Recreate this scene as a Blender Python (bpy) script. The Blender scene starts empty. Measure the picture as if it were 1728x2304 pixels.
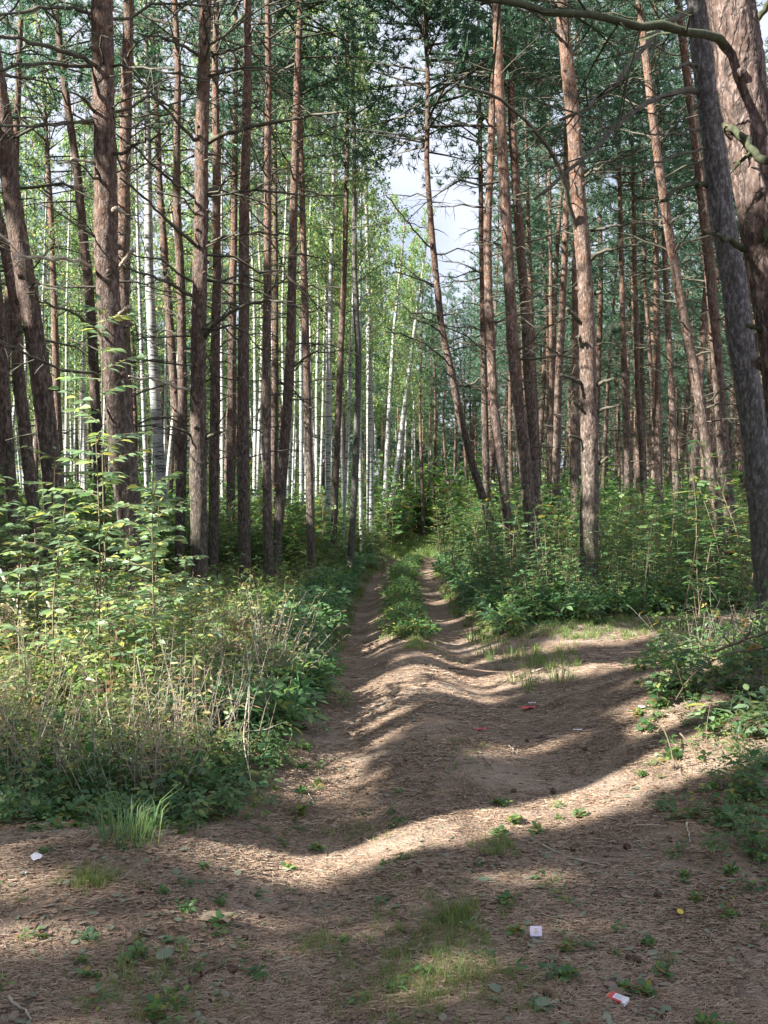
import bpy, math, random
import numpy as np
from mathutils import Vector, Matrix

# ------------------------------------------------------------------ camera, sky, sun
sc = bpy.context.scene
COL = sc.collection
F, CX, HY, CH = 2311.0, 864.0, 1152.0, 1.6          # focal length / centre / horizon in photo pixels, eye height
cam_d = bpy.data.cameras.new('camera'); cam = bpy.data.objects.new('camera', cam_d); COL.objects.link(cam)
cam.location = (0, 0, CH); cam.rotation_euler = (math.radians(90), 0, 0)
cam_d.sensor_fit = 'VERTICAL'; cam_d.sensor_height = 36.0; cam_d.lens = 36.0 * F / 2304.0
cam_d.clip_start = 0.05; cam_d.clip_end = 1500
sc.camera = cam

AZ, EL = math.radians(28), math.radians(36)
SUN = np.array([-math.cos(AZ) * math.cos(EL), -math.sin(AZ) * math.cos(EL), math.sin(EL)])   # towards the sun
w = bpy.data.worlds.new('World'); sc.world = w; w.use_nodes = True
nt = w.node_tree; nt.nodes.clear()
out = nt.nodes.new('ShaderNodeOutputWorld'); bg = nt.nodes.new('ShaderNodeBackground')
sky = nt.nodes.new('ShaderNodeTexSky'); sky.sky_type = 'NISHITA'; sky.sun_disc = False
sky.sun_elevation = EL; sky.sun_rotation = math.atan2(SUN[0], SUN[1]) % (2 * math.pi)
sky.air_density = 1.0; sky.dust_density = 2.0
tc = nt.nodes.new('ShaderNodeTexCoord'); nz = nt.nodes.new('ShaderNodeTexNoise')
nz.inputs['Scale'].default_value = 3.0; nz.inputs['Detail'].default_value = 5
cr = nt.nodes.new('ShaderNodeValToRGB'); cr.color_ramp.elements[0].position = 0.26; cr.color_ramp.elements[1].position = 0.48
mx = nt.nodes.new('ShaderNodeMix'); mx.data_type = 'RGBA'; mx.inputs[7].default_value = (4.5, 4.8, 5.7, 1)
nt.links.new(tc.outputs['Generated'], nz.inputs['Vector']); nt.links.new(nz.outputs['Fac'], cr.inputs['Fac'])
nt.links.new(cr.outputs['Color'], mx.inputs[0]); nt.links.new(sky.outputs['Color'], mx.inputs[6])
nt.links.new(mx.outputs[2], bg.inputs['Color']); bg.inputs['Strength'].default_value = 0.05
nt.links.new(bg.outputs[0], out.inputs['Surface'])

sd = bpy.data.lights.new('sun', 'SUN'); so = bpy.data.objects.new('sun', sd); COL.objects.link(so)
sd.energy = 5.0; sd.angle = math.radians(0.5); sd.color = (1.0, 0.945, 0.86)
so.rotation_euler = Vector(SUN).to_track_quat('Z', 'Y').to_euler(); so.location = (-20, -10, 30)
sc.view_settings.view_transform = 'Standard'; sc.view_settings.look = 'None'
sc.view_settings.exposure = 2.1; sc.view_settings.gamma = 1.0
sc.cycles.max_bounces = 6; sc.cycles.diffuse_bounces = 4; sc.cycles.transmission_bounces = 4; sc.cycles.glossy_bounces = 2
sc.cycles.transparent_max_bounces = 4; sc.cycles.caustics_reflective = False; sc.cycles.caustics_refractive = False

R = np.random.default_rng(7)
rnd = random.Random(11)

# ------------------------------------------------------------------ helpers
def px(x, y, Z):                       # a photo pixel seen at depth Z -> point in the place
    return np.array([(x - CX) / F * Z, Z, CH + (HY - y) / F * Z])

def unit(v):
    return v / np.maximum(np.linalg.norm(v, axis=-1, keepdims=True), 1e-9)

def frames(d, up=None, roll=None):     # rotation matrices with x axis along d, z axis near `up`
    d = unit(np.asarray(d, float)); n = len(d)
    if up is None: up = np.tile([0., 0., 1.], (n, 1))
    y = np.cross(up, d); bad = np.linalg.norm(y, axis=1) < 1e-3
    y[bad] = np.cross(np.array([1., 0, 0]), d[bad]); y = unit(y); z = np.cross(d, y)
    if roll is not None:
        c, s = np.cos(roll)[:, None], np.sin(roll)[:, None]
        y, z = y * c + z * s, -y * s + z * c
    return np.stack([d, y, z], axis=2)

class G:                                # a growing mesh
    def __init__(s): s.V = []; s.L = []; s.T = []; s.M = []; s.A = []; s.n = 0
    def add(s, V, faces, a=0.0, m=0):   # faces: list of int arrays (n,k)
        V = np.asarray(V, float).reshape(-1, 3)
        for f in faces:
            f = np.asarray(f, int)
            if not len(f): continue
            s.L.append((f + s.n).ravel()); s.T.append(np.full(len(f), f.shape[1])); s.M.append(np.full(len(f), m))
            aa = np.asarray(a, float)
            s.A.append(np.full(len(f), aa) if aa.ndim == 0 else aa)
        s.V.append(V); s.n += len(V)
    def merge(s, o, off=(0, 0, 0)):
        if not o.n: return
        V, L, T, M, A = o.arr()
        s.V.append(V + np.asarray(off)); s.L.append(L + s.n); s.T.append(T); s.M.append(M); s.A.append(A); s.n += len(V)
    def inst(s, o, pos, Rm, sc_, a=None):   # many turned copies of mesh o
        V, L, T, M, A = o.arr(); n = len(pos)
        if n == 0: return
        sc_ = np.broadcast_to(np.asarray(sc_, float), (n,))
        W = np.einsum('nij,vj->nvi', Rm, V) * sc_[:, None, None] + pos[:, None, :]
        s.V.append(W.reshape(-1, 3))
        s.L.append((L[None, :] + s.n + (np.arange(n) * len(V))[:, None]).ravel())
        s.T.append(np.tile(T, n)); s.M.append(np.tile(M, n))
        AA = np.tile(A, (n, 1))
        if a is not None: AA = (AA + np.asarray(a)[:, None]) % 1.0
        s.A.append(AA.ravel()); s.n += n * len(V)
    def arr(s):
        if not s.n: return np.zeros((0, 3)), np.zeros(0, int), np.zeros(0, int), np.zeros(0, int), np.zeros(0)
        r = (np.concatenate(s.V), np.concatenate(s.L), np.concatenate(s.T), np.concatenate(s.M), np.concatenate(s.A))
        s.V, s.L, s.T, s.M, s.A = [r[0]], [r[1]], [r[2]], [r[3]], [r[4]]
        return r
    def mesh(s, name, mats, smooth=True):
        V, L, T, M, A = s.arr()
        me = bpy.data.meshes.new(name)
        me.vertices.add(len(V)); me.vertices.foreach_set('co', V.astype(np.float32).ravel())
        me.loops.add(len(L)); me.loops.foreach_set('vertex_index', L.astype(np.int32))
        me.polygons.add(len(T)); me.polygons.foreach_set('loop_start', (np.cumsum(T) - T).astype(np.int32))
        for m in (mats if isinstance(mats, (list, tuple)) else [mats]): me.materials.append(m)
        me.polygons.foreach_set('material_index', M.astype(np.int32))
        me.polygons.foreach_set('use_smooth', np.full(len(T), smooth))
        at = me.attributes.new('tone', 'FLOAT', 'FACE'); at.data.foreach_set('value', A.astype(np.float32))
        me.update(calc_edges=True)
        return me

def link(name, me, parent=None, loc=None):
    o = bpy.data.objects.new(name, me); COL.objects.link(o)
    if parent is not None: o.parent = parent
    if loc is not None: o.location = tuple(loc)
    return o
def tag(o, label=None, cat=None, group=None, kind=None):
    if label: o['label'] = label
    if cat: o['category'] = cat
    if group: o['group'] = group
    if kind: o['kind'] = kind
    return o
def empty(name, loc, rz=0.0, label=None, cat=None, group=None):
    o = bpy.data.objects.new(name, None); COL.objects.link(o)
    o.location = tuple(loc); o.rotation_euler = (0, 0, rz); o.empty_display_size = 0.2
    return tag(o, label, cat, group)
def copy_tree(o, parent=None):
    c = o.copy(); COL.objects.link(c); c.parent = parent
    for ch in list(o.children): copy_tree(ch, c)
    return c

def tube(g, P, r, seg=6, m=0, a=0.0, rough=0.0, cap=True, rs=None):
    P = np.asarray(P, float); n = len(P); r = np.broadcast_to(np.asarray(r, float), (n,))
    t = np.gradient(P, axis=0) if n > 1 else np.array([[0, 0, 1.]])
    t = unit(t); ref = np.array([0.31, 0.95, 0.05]) if abs(t[0][2]) > 0.5 else np.array([0.0, 0.05, 1.0])
    u = unit(np.cross(t, ref)); v = np.cross(t, u)
    th = np.linspace(0, 2 * np.pi, seg, endpoint=False)
    rr = r[:, None] * np.ones(seg)[None]
    if rough: rr = rr * (1 + rough * ((rs or R).random((n, seg)) - 0.5))
    V = P[:, None] + rr[..., None] * (np.cos(th)[None, :, None] * u[:, None] + np.sin(th)[None, :, None] * v[:, None])
    i = np.arange(n - 1)[:, None] * seg; j = np.arange(seg)[None]; k = (j + 1) % seg
    Q = np.stack([i + j, i + k, i + seg + k, i + seg + j], axis=2).reshape(-1, 4)
    fs = [Q]
    if cap: fs.append(np.arange((n - 1) * seg, n * seg)[None]); 
    g.add(V.reshape(-1, 3), fs, a, m)

def spline(P, n):                       # smooth resample of a polyline
    P = np.asarray(P, float); d = np.r_[0, np.cumsum(np.linalg.norm(np.diff(P, axis=0), axis=1))]
    s = np.linspace(0, d[-1], n); Q = np.stack([np.interp(s, d, P[:, k]) for k in range(P.shape[1])], 1)
    for _ in range(3):
        q = Q.copy(); q[1:-1] = (Q[:-2] + 2 * Q[1:-1] + Q[2:]) / 4; Q = q
    return Q

def vnoise(x, y, seed=0):               # cheap smooth value noise
    x = np.asarray(x, float); y = np.asarray(y, float); xi = np.floor(x).astype(int); yi = np.floor(y).astype(int)
    fx = x - xi; fy = y - yi; fx = fx * fx * (3 - 2 * fx); fy = fy * fy * (3 - 2 * fy)
    def h(a, b):
        n = (a * 374761393 + b * 668265263 + seed * 144665) & 0xffffffff
        n = ((n ^ (n >> 13)) * 1274126177) & 0xffffffff
        return ((n ^ (n >> 16)) & 0xffff) / 65535.0
    return (h(xi, yi) * (1 - fx) + h(xi + 1, yi) * fx) * (1 - fy) + (h(xi, yi + 1) * (1 - fx) + h(xi + 1, yi + 1) * fx) * fy

# ------------------------------------------------------------------ lie of the land
def pathc(y): return np.interp(y, [0, 9, 17, 28, 34, 42, 60, 90], [0.55, 0.35, 0.30, 0.50, 0.95, 1.70, 3.0, 5.2])
def leftedge(y): return np.interp(y, [0, 4.5, 5.0, 5.35, 6.2, 8, 10.5, 13, 16.5, 28], [-9, -9, -2.6, -1.0, -.70, -.62, -.72, -.80, -.80, -.75])
def rightedge(y): return np.interp(y, [0, 3, 4.6, 5.3, 6.7, 9.2, 9.9], [1.45, 1.5, 1.7, 1.75, 2.0, 2.3, 2.6])
def open_ground(x, y):                  # 1 on bare track, 0 in the undergrowth
    x = np.asarray(x, float); y = np.asarray(y, float)
    wob = (vnoise(x * 2.1, y * 1.7, 5) - .5) * .35
    d = x - pathc(y)
    main = (y > 9.5) & (np.abs(d) < 1.08 + wob * .6 - np.clip((y - 30) * .012, 0, .5)) & (y < 62)
    fore = (y <= 9.9) & (x > leftedge(y) + wob) & (x < rightedge(y) + wob)
    up = 13.0 + (x - 1.5) * 0.62 + wob; lo = 9.6 + (x - 2.4) * 0.32 + wob
    side = (x > 0.9) & (y < up) & (y > lo)
    return (main | fore | side)
def hgt(x, y):
    x = np.asarray(x, float); y = np.asarray(y, float)
    d = x - pathc(y)
    a = np.clip((y - 4) / 6, 0.25, 1.0) * np.clip((95 - y) / 40, 0, 1)
    ruts = -.15 * np.exp(-((d + .66) / .34) ** 2) - .12 * np.exp(-((d - .58) / .34) ** 2) + .03 * np.exp(-(d / .3) ** 2)
    side = .14 * np.clip((np.abs(d) - .95) / .7, 0, 1)
    sidetrack = np.exp(-((y - (11.8 + (x - 2) * .45)) / 1.3) ** 2) * np.clip((x - .9) / .8, 0, 1)
    h = ruts * a * (1 - sidetrack * .7) + side * a * (1 - .8 * sidetrack)
    h = h + .42 * np.exp(-(((x - 3.35) / 1.05) ** 2 + ((y - 7.6) / 2.1) ** 2)) + .10 * np.exp(-(((x - 2.3) / .6) ** 2 + ((y - 12.8) / 1.2) ** 2))
    h = h + .10 * np.exp(-(((x - .35) / .55) ** 2 + ((y - 7.6) / 1.3) ** 2)) - .07 * np.exp(-(((x + .35) / .35) ** 2 + ((y - 5.0) / 1.5) ** 2))
    h = h + .08 * np.exp(-(((x + 1.5) / .8) ** 2 + ((y - 4.6) / .5) ** 2))
    h = h + (vnoise(x * .5, y * .5, 1) - .5) * .16 + (vnoise(x * 1.7, y * 1.7, 2) - .5) * .05 + (vnoise(x * 5, y * 5, 3) - .5) * .018
    return h + np.clip((y - 45) / 60, 0, 1) * 1.0
def on(x, y, dz=0.0): return np.array([x, y, float(hgt(x, y)) + dz])
def gpx(x, y, dz=0.0):                  # ground point seen at a photo pixel
    Z = 1.6 * F / (y - HY)
    for _ in range(12):
        X = (x - CX) / F * Z; Z = .5 * Z + .5 * (CH - float(hgt(X, Z))) * F / (y - HY)
    return on((x - CX) / F * Z, Z, dz)

# ------------------------------------------------------------------ materials
def mat(name):
    m = bpy.data.materials.new(name); m.use_nodes = True; t = m.node_tree; t.nodes.clear()
    o = t.nodes.new('ShaderNodeOutputMaterial'); b = t.nodes.new('ShaderNodeBsdfPrincipled')
    t.links.new(b.outputs[0], o.inputs['Surface']); return m, t, b, o
def N(t, kind, **kw):
    n = t.nodes.new(kind)
    for k, v in kw.items():
        if k in n.inputs: n.inputs[k].default_value = v
        else: setattr(n, k, v)
    return n
def ramp(t, fac, stops):
    r = t.nodes.new('ShaderNodeValToRGB'); e = r.color_ramp.elements
    while len(e) < len(stops): e.new(0.5)
    for i, (p, c) in enumerate(stops): e[i].position = p; e[i].color = (*c, 1) if len(c) == 3 else c
    t.links.new(fac, r.inputs['Fac']); return r.outputs['Color']
def mixc(t, f, a, b, blend='MIX'):
    m = t.nodes.new('ShaderNodeMix'); m.data_type = 'RGBA'; m.blend_type = blend
    for s, v in ((0, f), (6, a), (7, b)):
        if isinstance(v, bpy.types.NodeSocket): t.links.new(v, m.inputs[s])
        else: m.inputs[s].default_value = v if s == 0 else (*v, 1)
    return m.outputs[2]
def coords(t, scale=(1, 1, 1), src='Object'):
    c = N(t, 'ShaderNodeTexCoord'); mp = N(t, 'ShaderNodeMapping'); mp.inputs['Scale'].default_value = scale
    t.links.new(c.outputs[src], mp.inputs['Vector']); return mp.outputs[0]
def bump(t, b, h, strength, dist):
    n = N(t, 'ShaderNodeBump', Strength=strength, Distance=dist); t.links.new(h, n.inputs['Height']); t.links.new(n.outputs[0], b.inputs['Normal'])

def bark_mat(name, low, high, crack, flake, h0, h1, k=1.0, moss=0.3, cw=.055, warp=2.0):
    m, t, b, o = mat(name)
    c1 = coords(t, (9 * k, 9 * k, 3.2 * k)); c2 = coords(t, (30 * k, 30 * k, 12 * k)); c0 = coords(t)
    w0 = N(t, 'ShaderNodeTexNoise', Scale=2.0, Detail=3.0); t.links.new(c1, w0.inputs['Vector'])
    wm = N(t, 'ShaderNodeVectorMath', operation='ADD'); t.links.new(c1, wm.inputs[0]); 
    sc0 = N(t, 'ShaderNodeVectorMath', operation='SCALE'); t.links.new(w0.outputs['Color'], sc0.inputs[0]); sc0.inputs['Scale'].default_value = warp
    t.links.new(sc0.outputs[0], wm.inputs[1])
    vo = N(t, 'ShaderNodeTexVoronoi', feature='DISTANCE_TO_EDGE'); t.links.new(wm.outputs[0], vo.inputs['Vector']); vo.inputs['Scale'].default_value = 1.6
    vc = N(t, 'ShaderNodeTexVoronoi', feature='F1'); t.links.new(wm.outputs[0], vc.inputs['Vector']); vc.inputs['Scale'].default_value = 1.6
    n2 = N(t, 'ShaderNodeTexNoise', Scale=1.0, Detail=5.0, Roughness=.65); t.links.new(c2, n2.inputs['Vector'])
    n3 = N(t, 'ShaderNodeTexNoise', Scale=1.3, Detail=2.0); t.links.new(c0, n3.inputs['Vector'])
    sp = N(t, 'ShaderNodeSeparateXYZ'); t.links.new(c0, sp.inputs[0])
    ma = N(t, 'ShaderNodeMapRange'); ma.inputs[1].default_value = h0; ma.inputs[2].default_value = h1
    ad = N(t, 'ShaderNodeMath', operation='MULTIPLY_ADD'); t.links.new(n3.outputs['Fac'], ad.inputs[0]); ad.inputs[1].default_value = 5.0
    t.links.new(sp.outputs['Z'], ad.inputs[2]); 
    sb = N(t, 'ShaderNodeMath', operation='SUBTRACT'); t.links.new(ad.outputs[0], sb.inputs[0]); sb.inputs[1].default_value = 2.5
    t.links.new(sb.outputs[0], ma.inputs[0])
    oi = N(t, 'ShaderNodeObjectInfo')
    base = mixc(t, ma.outputs[0], low, high)
    base = mixc(t, ramp(t, vc.outputs['Distance'], [(.25, (0, 0, 0)), (.75, (1, 1, 1))]), base, flake)
    base = mixc(t, ramp(t, n2.outputs['Fac'], [(.50, (0, 0, 0)), (.60, (1, 1, 1))]), base, tuple(min(1, x * 1.4 + .04) for x in flake))
    base = mixc(t, ramp(t, n2.outputs['Fac'], [(.30, (1, 1, 1)), (.46, (0, 0, 0))]), base, crack)
    ck = ramp(t, vo.outputs['Distance'], [(.0, (.75, .75, .75)), (cw, (0, 0, 0))])
    base = mixc(t, ck, base, crack)
    # green algae on the lower stem
    mr = N(t, 'ShaderNodeMapRange'); mr.inputs[1].default_value = 2.6; mr.inputs[2].default_value = .4; t.links.new(sb.outputs[0], mr.inputs[0])
    mm = N(t, 'ShaderNodeMath', operation='MULTIPLY'); t.links.new(mr.outputs[0], mm.inputs[0]); mm.inputs[1].default_value = moss
    base = mixc(t, mm.outputs[0], base, (.075, .085, .045))
    vr = N(t, 'ShaderNodeMapRange'); t.links.new(oi.outputs['Random'], vr.inputs[0]); vr.inputs[3].default_value = .78; vr.inputs[4].default_value = 1.22
    hs = N(t, 'ShaderNodeHueSaturation'); t.links.new(vr.outputs[0], hs.inputs['Value']); t.links.new(base, hs.inputs['Color'])
    t.links.new(hs.outputs[0], b.inputs['Base Color']); b.inputs['Roughness'].default_value = .85
    hh = N(t, 'ShaderNodeMath', operation='MULTIPLY_ADD'); t.links.new(n2.outputs['Fac'], hh.inputs[0]); hh.inputs[1].default_value = .6
    mn = N(t, 'ShaderNodeMath', operation='MINIMUM'); t.links.new(vo.outputs['Distance'], mn.inputs[0]); mn.inputs[1].default_value = .12
    m5 = N(t, 'ShaderNodeMath', operation='MULTIPLY'); t.links.new(mn.outputs[0], m5.inputs[0]); m5.inputs[1].default_value = 4.0
    t.links.new(m5.outputs[0], hh.inputs[2]); bump(t, b, hh.outputs[0], 1.0, .012 / k)
    return m

M_pine = bark_mat('pine_bark', (.040, .032, .027), (.175, .074, .034), (.012, .010, .008), (.115, .083, .066), 2.2, 7.5)
M_bigpine = bark_mat('old_pine_bark', (.065, .044, .036), (.12, .066, .045), (.012, .009, .008), (.155, .108, .090), 1.0, 8.0, k=.8, moss=.1, cw=.10, warp=.9)
M_grey = bark_mat('grey_bark', (.050, .046, .045), (.060, .052, .047), (.025, .022, .022), (.105, .10, .10), 3.0, 9.0, k=1.2)
M_dark = bark_mat('dark_bark', (.045, .05, .04), (.08, .08, .06), (.02, .02, .018), (.10, .10, .085), 1.0, 8.0, k=1.6)

def birch_mat():
    m, t, b, o = mat('birch_bark')
    c = coords(t, (3, 3, 26)); n = N(t, 'ShaderNodeTexNoise', Scale=1.0, Detail=3.0, Roughness=.6); t.links.new(c, n.inputs['Vector'])
    c2 = coords(t, (2.2, 2.2, 1.6)); n2 = N(t, 'ShaderNodeTexNoise', Scale=1.0, Detail=2.0); t.links.new(c2, n2.inputs['Vector'])
    base = mixc(t, ramp(t, n2.outputs['Fac'], [(.3, (0, 0, 0)), (.7, (1, 1, 1))]), (.44, .44, .43), (.28, .30, .29))
    base = mixc(t, ramp(t, n.outputs['Fac'], [(.53, (0, 0, 0)), (.60, (1, 1, 1))]), base, (.040, .036, .036))
    c0 = coords(t); sp = N(t, 'ShaderNodeSeparateXYZ'); t.links.new(c0, sp.inputs[0])
    mr = N(t, 'ShaderNodeMapRange'); mr.inputs[1].default_value = 9.0; mr.inputs[2].default_value = 15.0; t.links.new(sp.outputs['Z'], mr.inputs[0])
    base = mixc(t, mr.outputs[0], base, (.20, .14, .11))
    t.links.new(base, b.inputs['Base Color']); b.inputs['Roughness'].default_value = .6
    bump(t, b, n.outputs['Fac'], .4, .01); return m
M_birch = birch_mat()

def leaf_mat(name, stops, trans=.42, rough=.42, spec=.5, tcol=None):
    m, t, b, o = mat(name)
    at = N(t, 'ShaderNodeAttribute', attribute_name='tone')
    col = ramp(t, at.outputs['Fac'], stops)
    t.links.new(col, b.inputs['Base Color']); b.inputs['Roughness'].default_value = rough; b.inputs['Specular IOR Level'].default_value = spec
    tr = N(t, 'ShaderNodeBsdfTranslucent')
    hs = N(t, 'ShaderNodeHueSaturation', Hue=.485, Saturation=1.15, Value=1.9); t.links.new(col, hs.inputs['Color']); t.links.new(hs.outputs[0], tr.inputs['Color'])
    ms = N(t, 'ShaderNodeMixShader'); ms.inputs[0].default_value = trans
    t.links.new(b.outputs[0], ms.inputs[1]); t.links.new(tr.outputs[0], ms.inputs[2]); t.links.new(ms.outputs[0], o.inputs['Surface'])
    return m
G1, G2, G3 = (.055, .13, .055), (.095, .19, .065), (.15, .25, .07)
M_leaf = leaf_mat('green_leaf', [(0, G1), (.5, G2), (.85, G3), (.97, (.30, .26, .06)), (1, (.25, .13, .05))])
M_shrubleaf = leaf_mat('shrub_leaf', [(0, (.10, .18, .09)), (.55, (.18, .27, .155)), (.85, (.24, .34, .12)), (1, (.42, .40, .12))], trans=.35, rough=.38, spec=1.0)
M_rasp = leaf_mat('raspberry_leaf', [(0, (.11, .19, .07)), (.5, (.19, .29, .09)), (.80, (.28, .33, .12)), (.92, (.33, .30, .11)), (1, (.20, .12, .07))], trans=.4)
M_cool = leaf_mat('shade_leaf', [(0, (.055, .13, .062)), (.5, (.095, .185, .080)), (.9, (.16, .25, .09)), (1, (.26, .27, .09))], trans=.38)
M_dryleaf = leaf_mat('dry_leaf', [(0, (.22, .26, .10)), (.5, (.33, .31, .14)), (.8, (.34, .24, .13)), (1, (.24, .14, .08))], trans=.4, rough=.5)
M_birchleaf = leaf_mat('birch_leaf', [(0, (.095, .19, .085)), (.5, (.16, .26, .115)), (.85, (.25, .33, .12)), (1, (.40, .34, .12))], trans=.5, rough=.5)
M_needle = leaf_mat('pine_needle', [(0, (.050, .115, .078)), (.6, (.080, .155, .100)), (.92, (.11, .175, .095)), (1, (.22, .15, .09))], trans=.3, rough=.5)
M_grass = leaf_mat('grass_blade', [(0, (.07, .14, .045)), (.6, (.14, .22, .065)), (.85, (.25, .28, .10)), (1, (.36, .30, .17))], trans=.4, rough=.45)
M_litter = leaf_mat('fallen_leaf', [(0, (.13, .17, .11)), (.35, (.19, .21, .15)), (.55, (.25, .17, .12)), (.8, (.16, .09, .06)), (1, (.30, .22, .17))], trans=.1, rough=.6)
M_straw = leaf_mat('dry_needle', [(0, (.38, .275, .19)), (.5, (.23, .150, .10)), (.8, (.46, .36, .27)), (1, (.14, .08, .05))], trans=0.0, rough=.6)

def simple(name, col, rough=.7, vary=.0, scale=20):
    m, t, b, o = mat(name)
    if vary:
        c = coords(t); n = N(t, 'ShaderNodeTexNoise', Scale=float(scale), Detail=4.0); t.links.new(c, n.inputs['Vector'])
        cc = ramp(t, n.outputs['Fac'], [(.3, tuple(x * (1 - vary) for x in col)), (.7, tuple(min(1, x * (1 + vary)) for x in col))])
        t.links.new(cc, b.inputs['Base Color']); bump(t, b, n.outputs['Fac'], .4, .004)
    else: b.inputs['Base Color'].default_value = (*col, 1)
    b.inputs['Roughness'].default_value = rough; return m
M_branch = simple('dead_branch', (.075, .070, .050), .8, .45, 14)
M_moss = simple('mossy_branch', (.042, .050, .022), .9, .5, 30)
M_pale = simple('bare_wood', (.34, .30, .24), .7, .35, 25)
M_stem = simple('plant_stem', (.16, .13, .08), .7, .3, 20)
M_cone = simple('pine_cone', (.14, .092, .066), .8, .4, 60)
M_twig = simple('brown_twig', (.13, .09, .065), .8, .4, 20)
M_red = simple('red_card', (.55, .06, .07), .4); M_white = simple('white_card', (.72, .70, .74), .45)
M_lilac = simple('lilac_card', (.62, .55, .74), .4); M_gold = simple('gold_print', (.55, .42, .14), .4)
M_orange = simple('orange_card', (.60, .33, .12), .4); M_ink = simple('grey_ink', (.35, .36, .42), .5)
M_yellow = leaf_mat('yellow_leaf', [(0, (.62, .50, .06)), (1, (.62, .50, .06))], trans=.2)

def ground_mat():
    m, t, b, o = mat('forest_soil')
    c = coords(t); cs = coords(t, (55, 26, 30)); c3 = coords(t, (26, 60, 30))
    def nz(v, s, d=4.0, r=.6): 
        n = N(t, 'ShaderNodeTexNoise', Scale=float(s), Detail=float(d), Roughness=r); t.links.new(v, n.inputs['Vector']); return n.outputs['Fac']
    a, bb, f1, f2, f3 = nz(c, .9), nz(c, 3.1), nz(cs, 1.0, 3), nz(c3, 1.0, 3), nz(c, 70, 3)
    col = ramp(t, bb, [(.30, (.068, .048, .036)), (.48, (.145, .108, .082)), (.66, (.235, .182, .140))])
    col = mixc(t, ramp(t, a, [(.50, (0, 0, 0)), (.66, (1, 1, 1))]), col, (.34, .275, .225))
    col = mixc(t, ramp(t, f1, [(.52, (0, 0, 0)), (.62, (.75, .75, .75))]), col, (.36, .25, .16))
    col = mixc(t, ramp(t, f2, [(.55, (0, 0, 0)), (.66, (.7, .7, .7))]), col, (.30, .19, .12))
    col = mixc(t, ramp(t, f3, [(.30, (.8, .8, .8)), (.45, (0, 0, 0))]), col, (.055, .038, .03))
    t.links.new(col, b.inputs['Base Color']); b.inputs['Roughness'].default_value = .9; b.inputs['Specular IOR Level'].default_value = .25
    s = N(t, 'ShaderNodeMath', operation='ADD'); t.links.new(f1, s.inputs[0]); t.links.new(f3, s.inputs[1])
    s2 = N(t, 'ShaderNodeMath', operation='ADD'); t.links.new(s.outputs[0], s2.inputs[0]); t.links.new(f2, s2.inputs[1])
    bump(t, b, s2.outputs[0], .9, .018); return m
M_ground = ground_mat()

# ------------------------------------------------------------------ ground, one sheet
def grid(xs, ys):
    X, Y = np.meshgrid(xs, ys); H = hgt(X, Y)
    nx, ny = len(xs), len(ys); i = np.arange(ny - 1)[:, None] * nx; j = np.arange(nx - 1)[None]
    Q = np.stack([i + j, i + j + 1, i + nx + j + 1, i + nx + j], 2).reshape(-1, 4)
    g = G(); g.add(np.stack([X, Y, H], 2).reshape(-1, 3), [Q]); return g
xs = np.concatenate([np.linspace(-900, -60, 8)[:-1], np.linspace(-60, -6, 60)[:-1], np.linspace(-6, 7, 420)[:-1], np.linspace(7, 60, 60)[:-1], np.linspace(60, 900, 8)])
ys = np.concatenate([np.linspace(-300, -30, 6)[:-1], np.linspace(-30, 1, 40)[:-1], np.linspace(1, 13, 420)[:-1], np.linspace(13, 45, 240)[:-1], np.linspace(45, 130, 90)[:-1], np.linspace(130, 1200, 10)])
tag(link('ground', grid(xs, ys).mesh('ground', M_ground)), kind='structure')

# ------------------------------------------------------------------ where the sun gets through
def shadow(p):                          # where a point's shadow lands
    p = np.atleast_2d(p); return p[:, :2] - SUN[None, :2] * (p[:, 2:3] / SUN[2])
LIT_G = []                               # gaps in the canopy: capsules on the ground (a, b, radius)
def lit_ground(x0, y0, x1, y1, r): 
    a, b = gpx(x0, y0)[:2], gpx(x1, y1)[:2]; LIT_G.append((a, b, r, None))
def lit_trunk(x0, y0, x1, y1, Z, r=.52):
    a, b = px(x0, y0, Z), px(x1, y1, Z); LIT_G.append((shadow(a)[0], shadow(b)[0], r, a))
def blocked(P, soft=.0):                # True where foliage would shade one of the sunny spots
    S = shadow(P); bad = np.zeros(len(P), bool)
    for a, b, r, src in LIT_G:
        ab = b - a; t = np.clip(((S - a) @ ab) / max(ab @ ab, 1e-9), 0, 1)
        d = np.linalg.norm(S - (a + t[:, None] * ab), axis=1)
        hit = d < r + (0 if src is not None else .22 if r >= .15 else .06)
        if src is not None: hit &= ((P - src) @ SUN) > .6
        bad |= hit
    return bad
def lit_at(x0, y0, x1, y1, Z, r):
    a, b = px(x0, y0, Z), px(x1, y1, Z); LIT_G.append((shadow(a)[0], shadow(b)[0], r, a))
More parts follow.
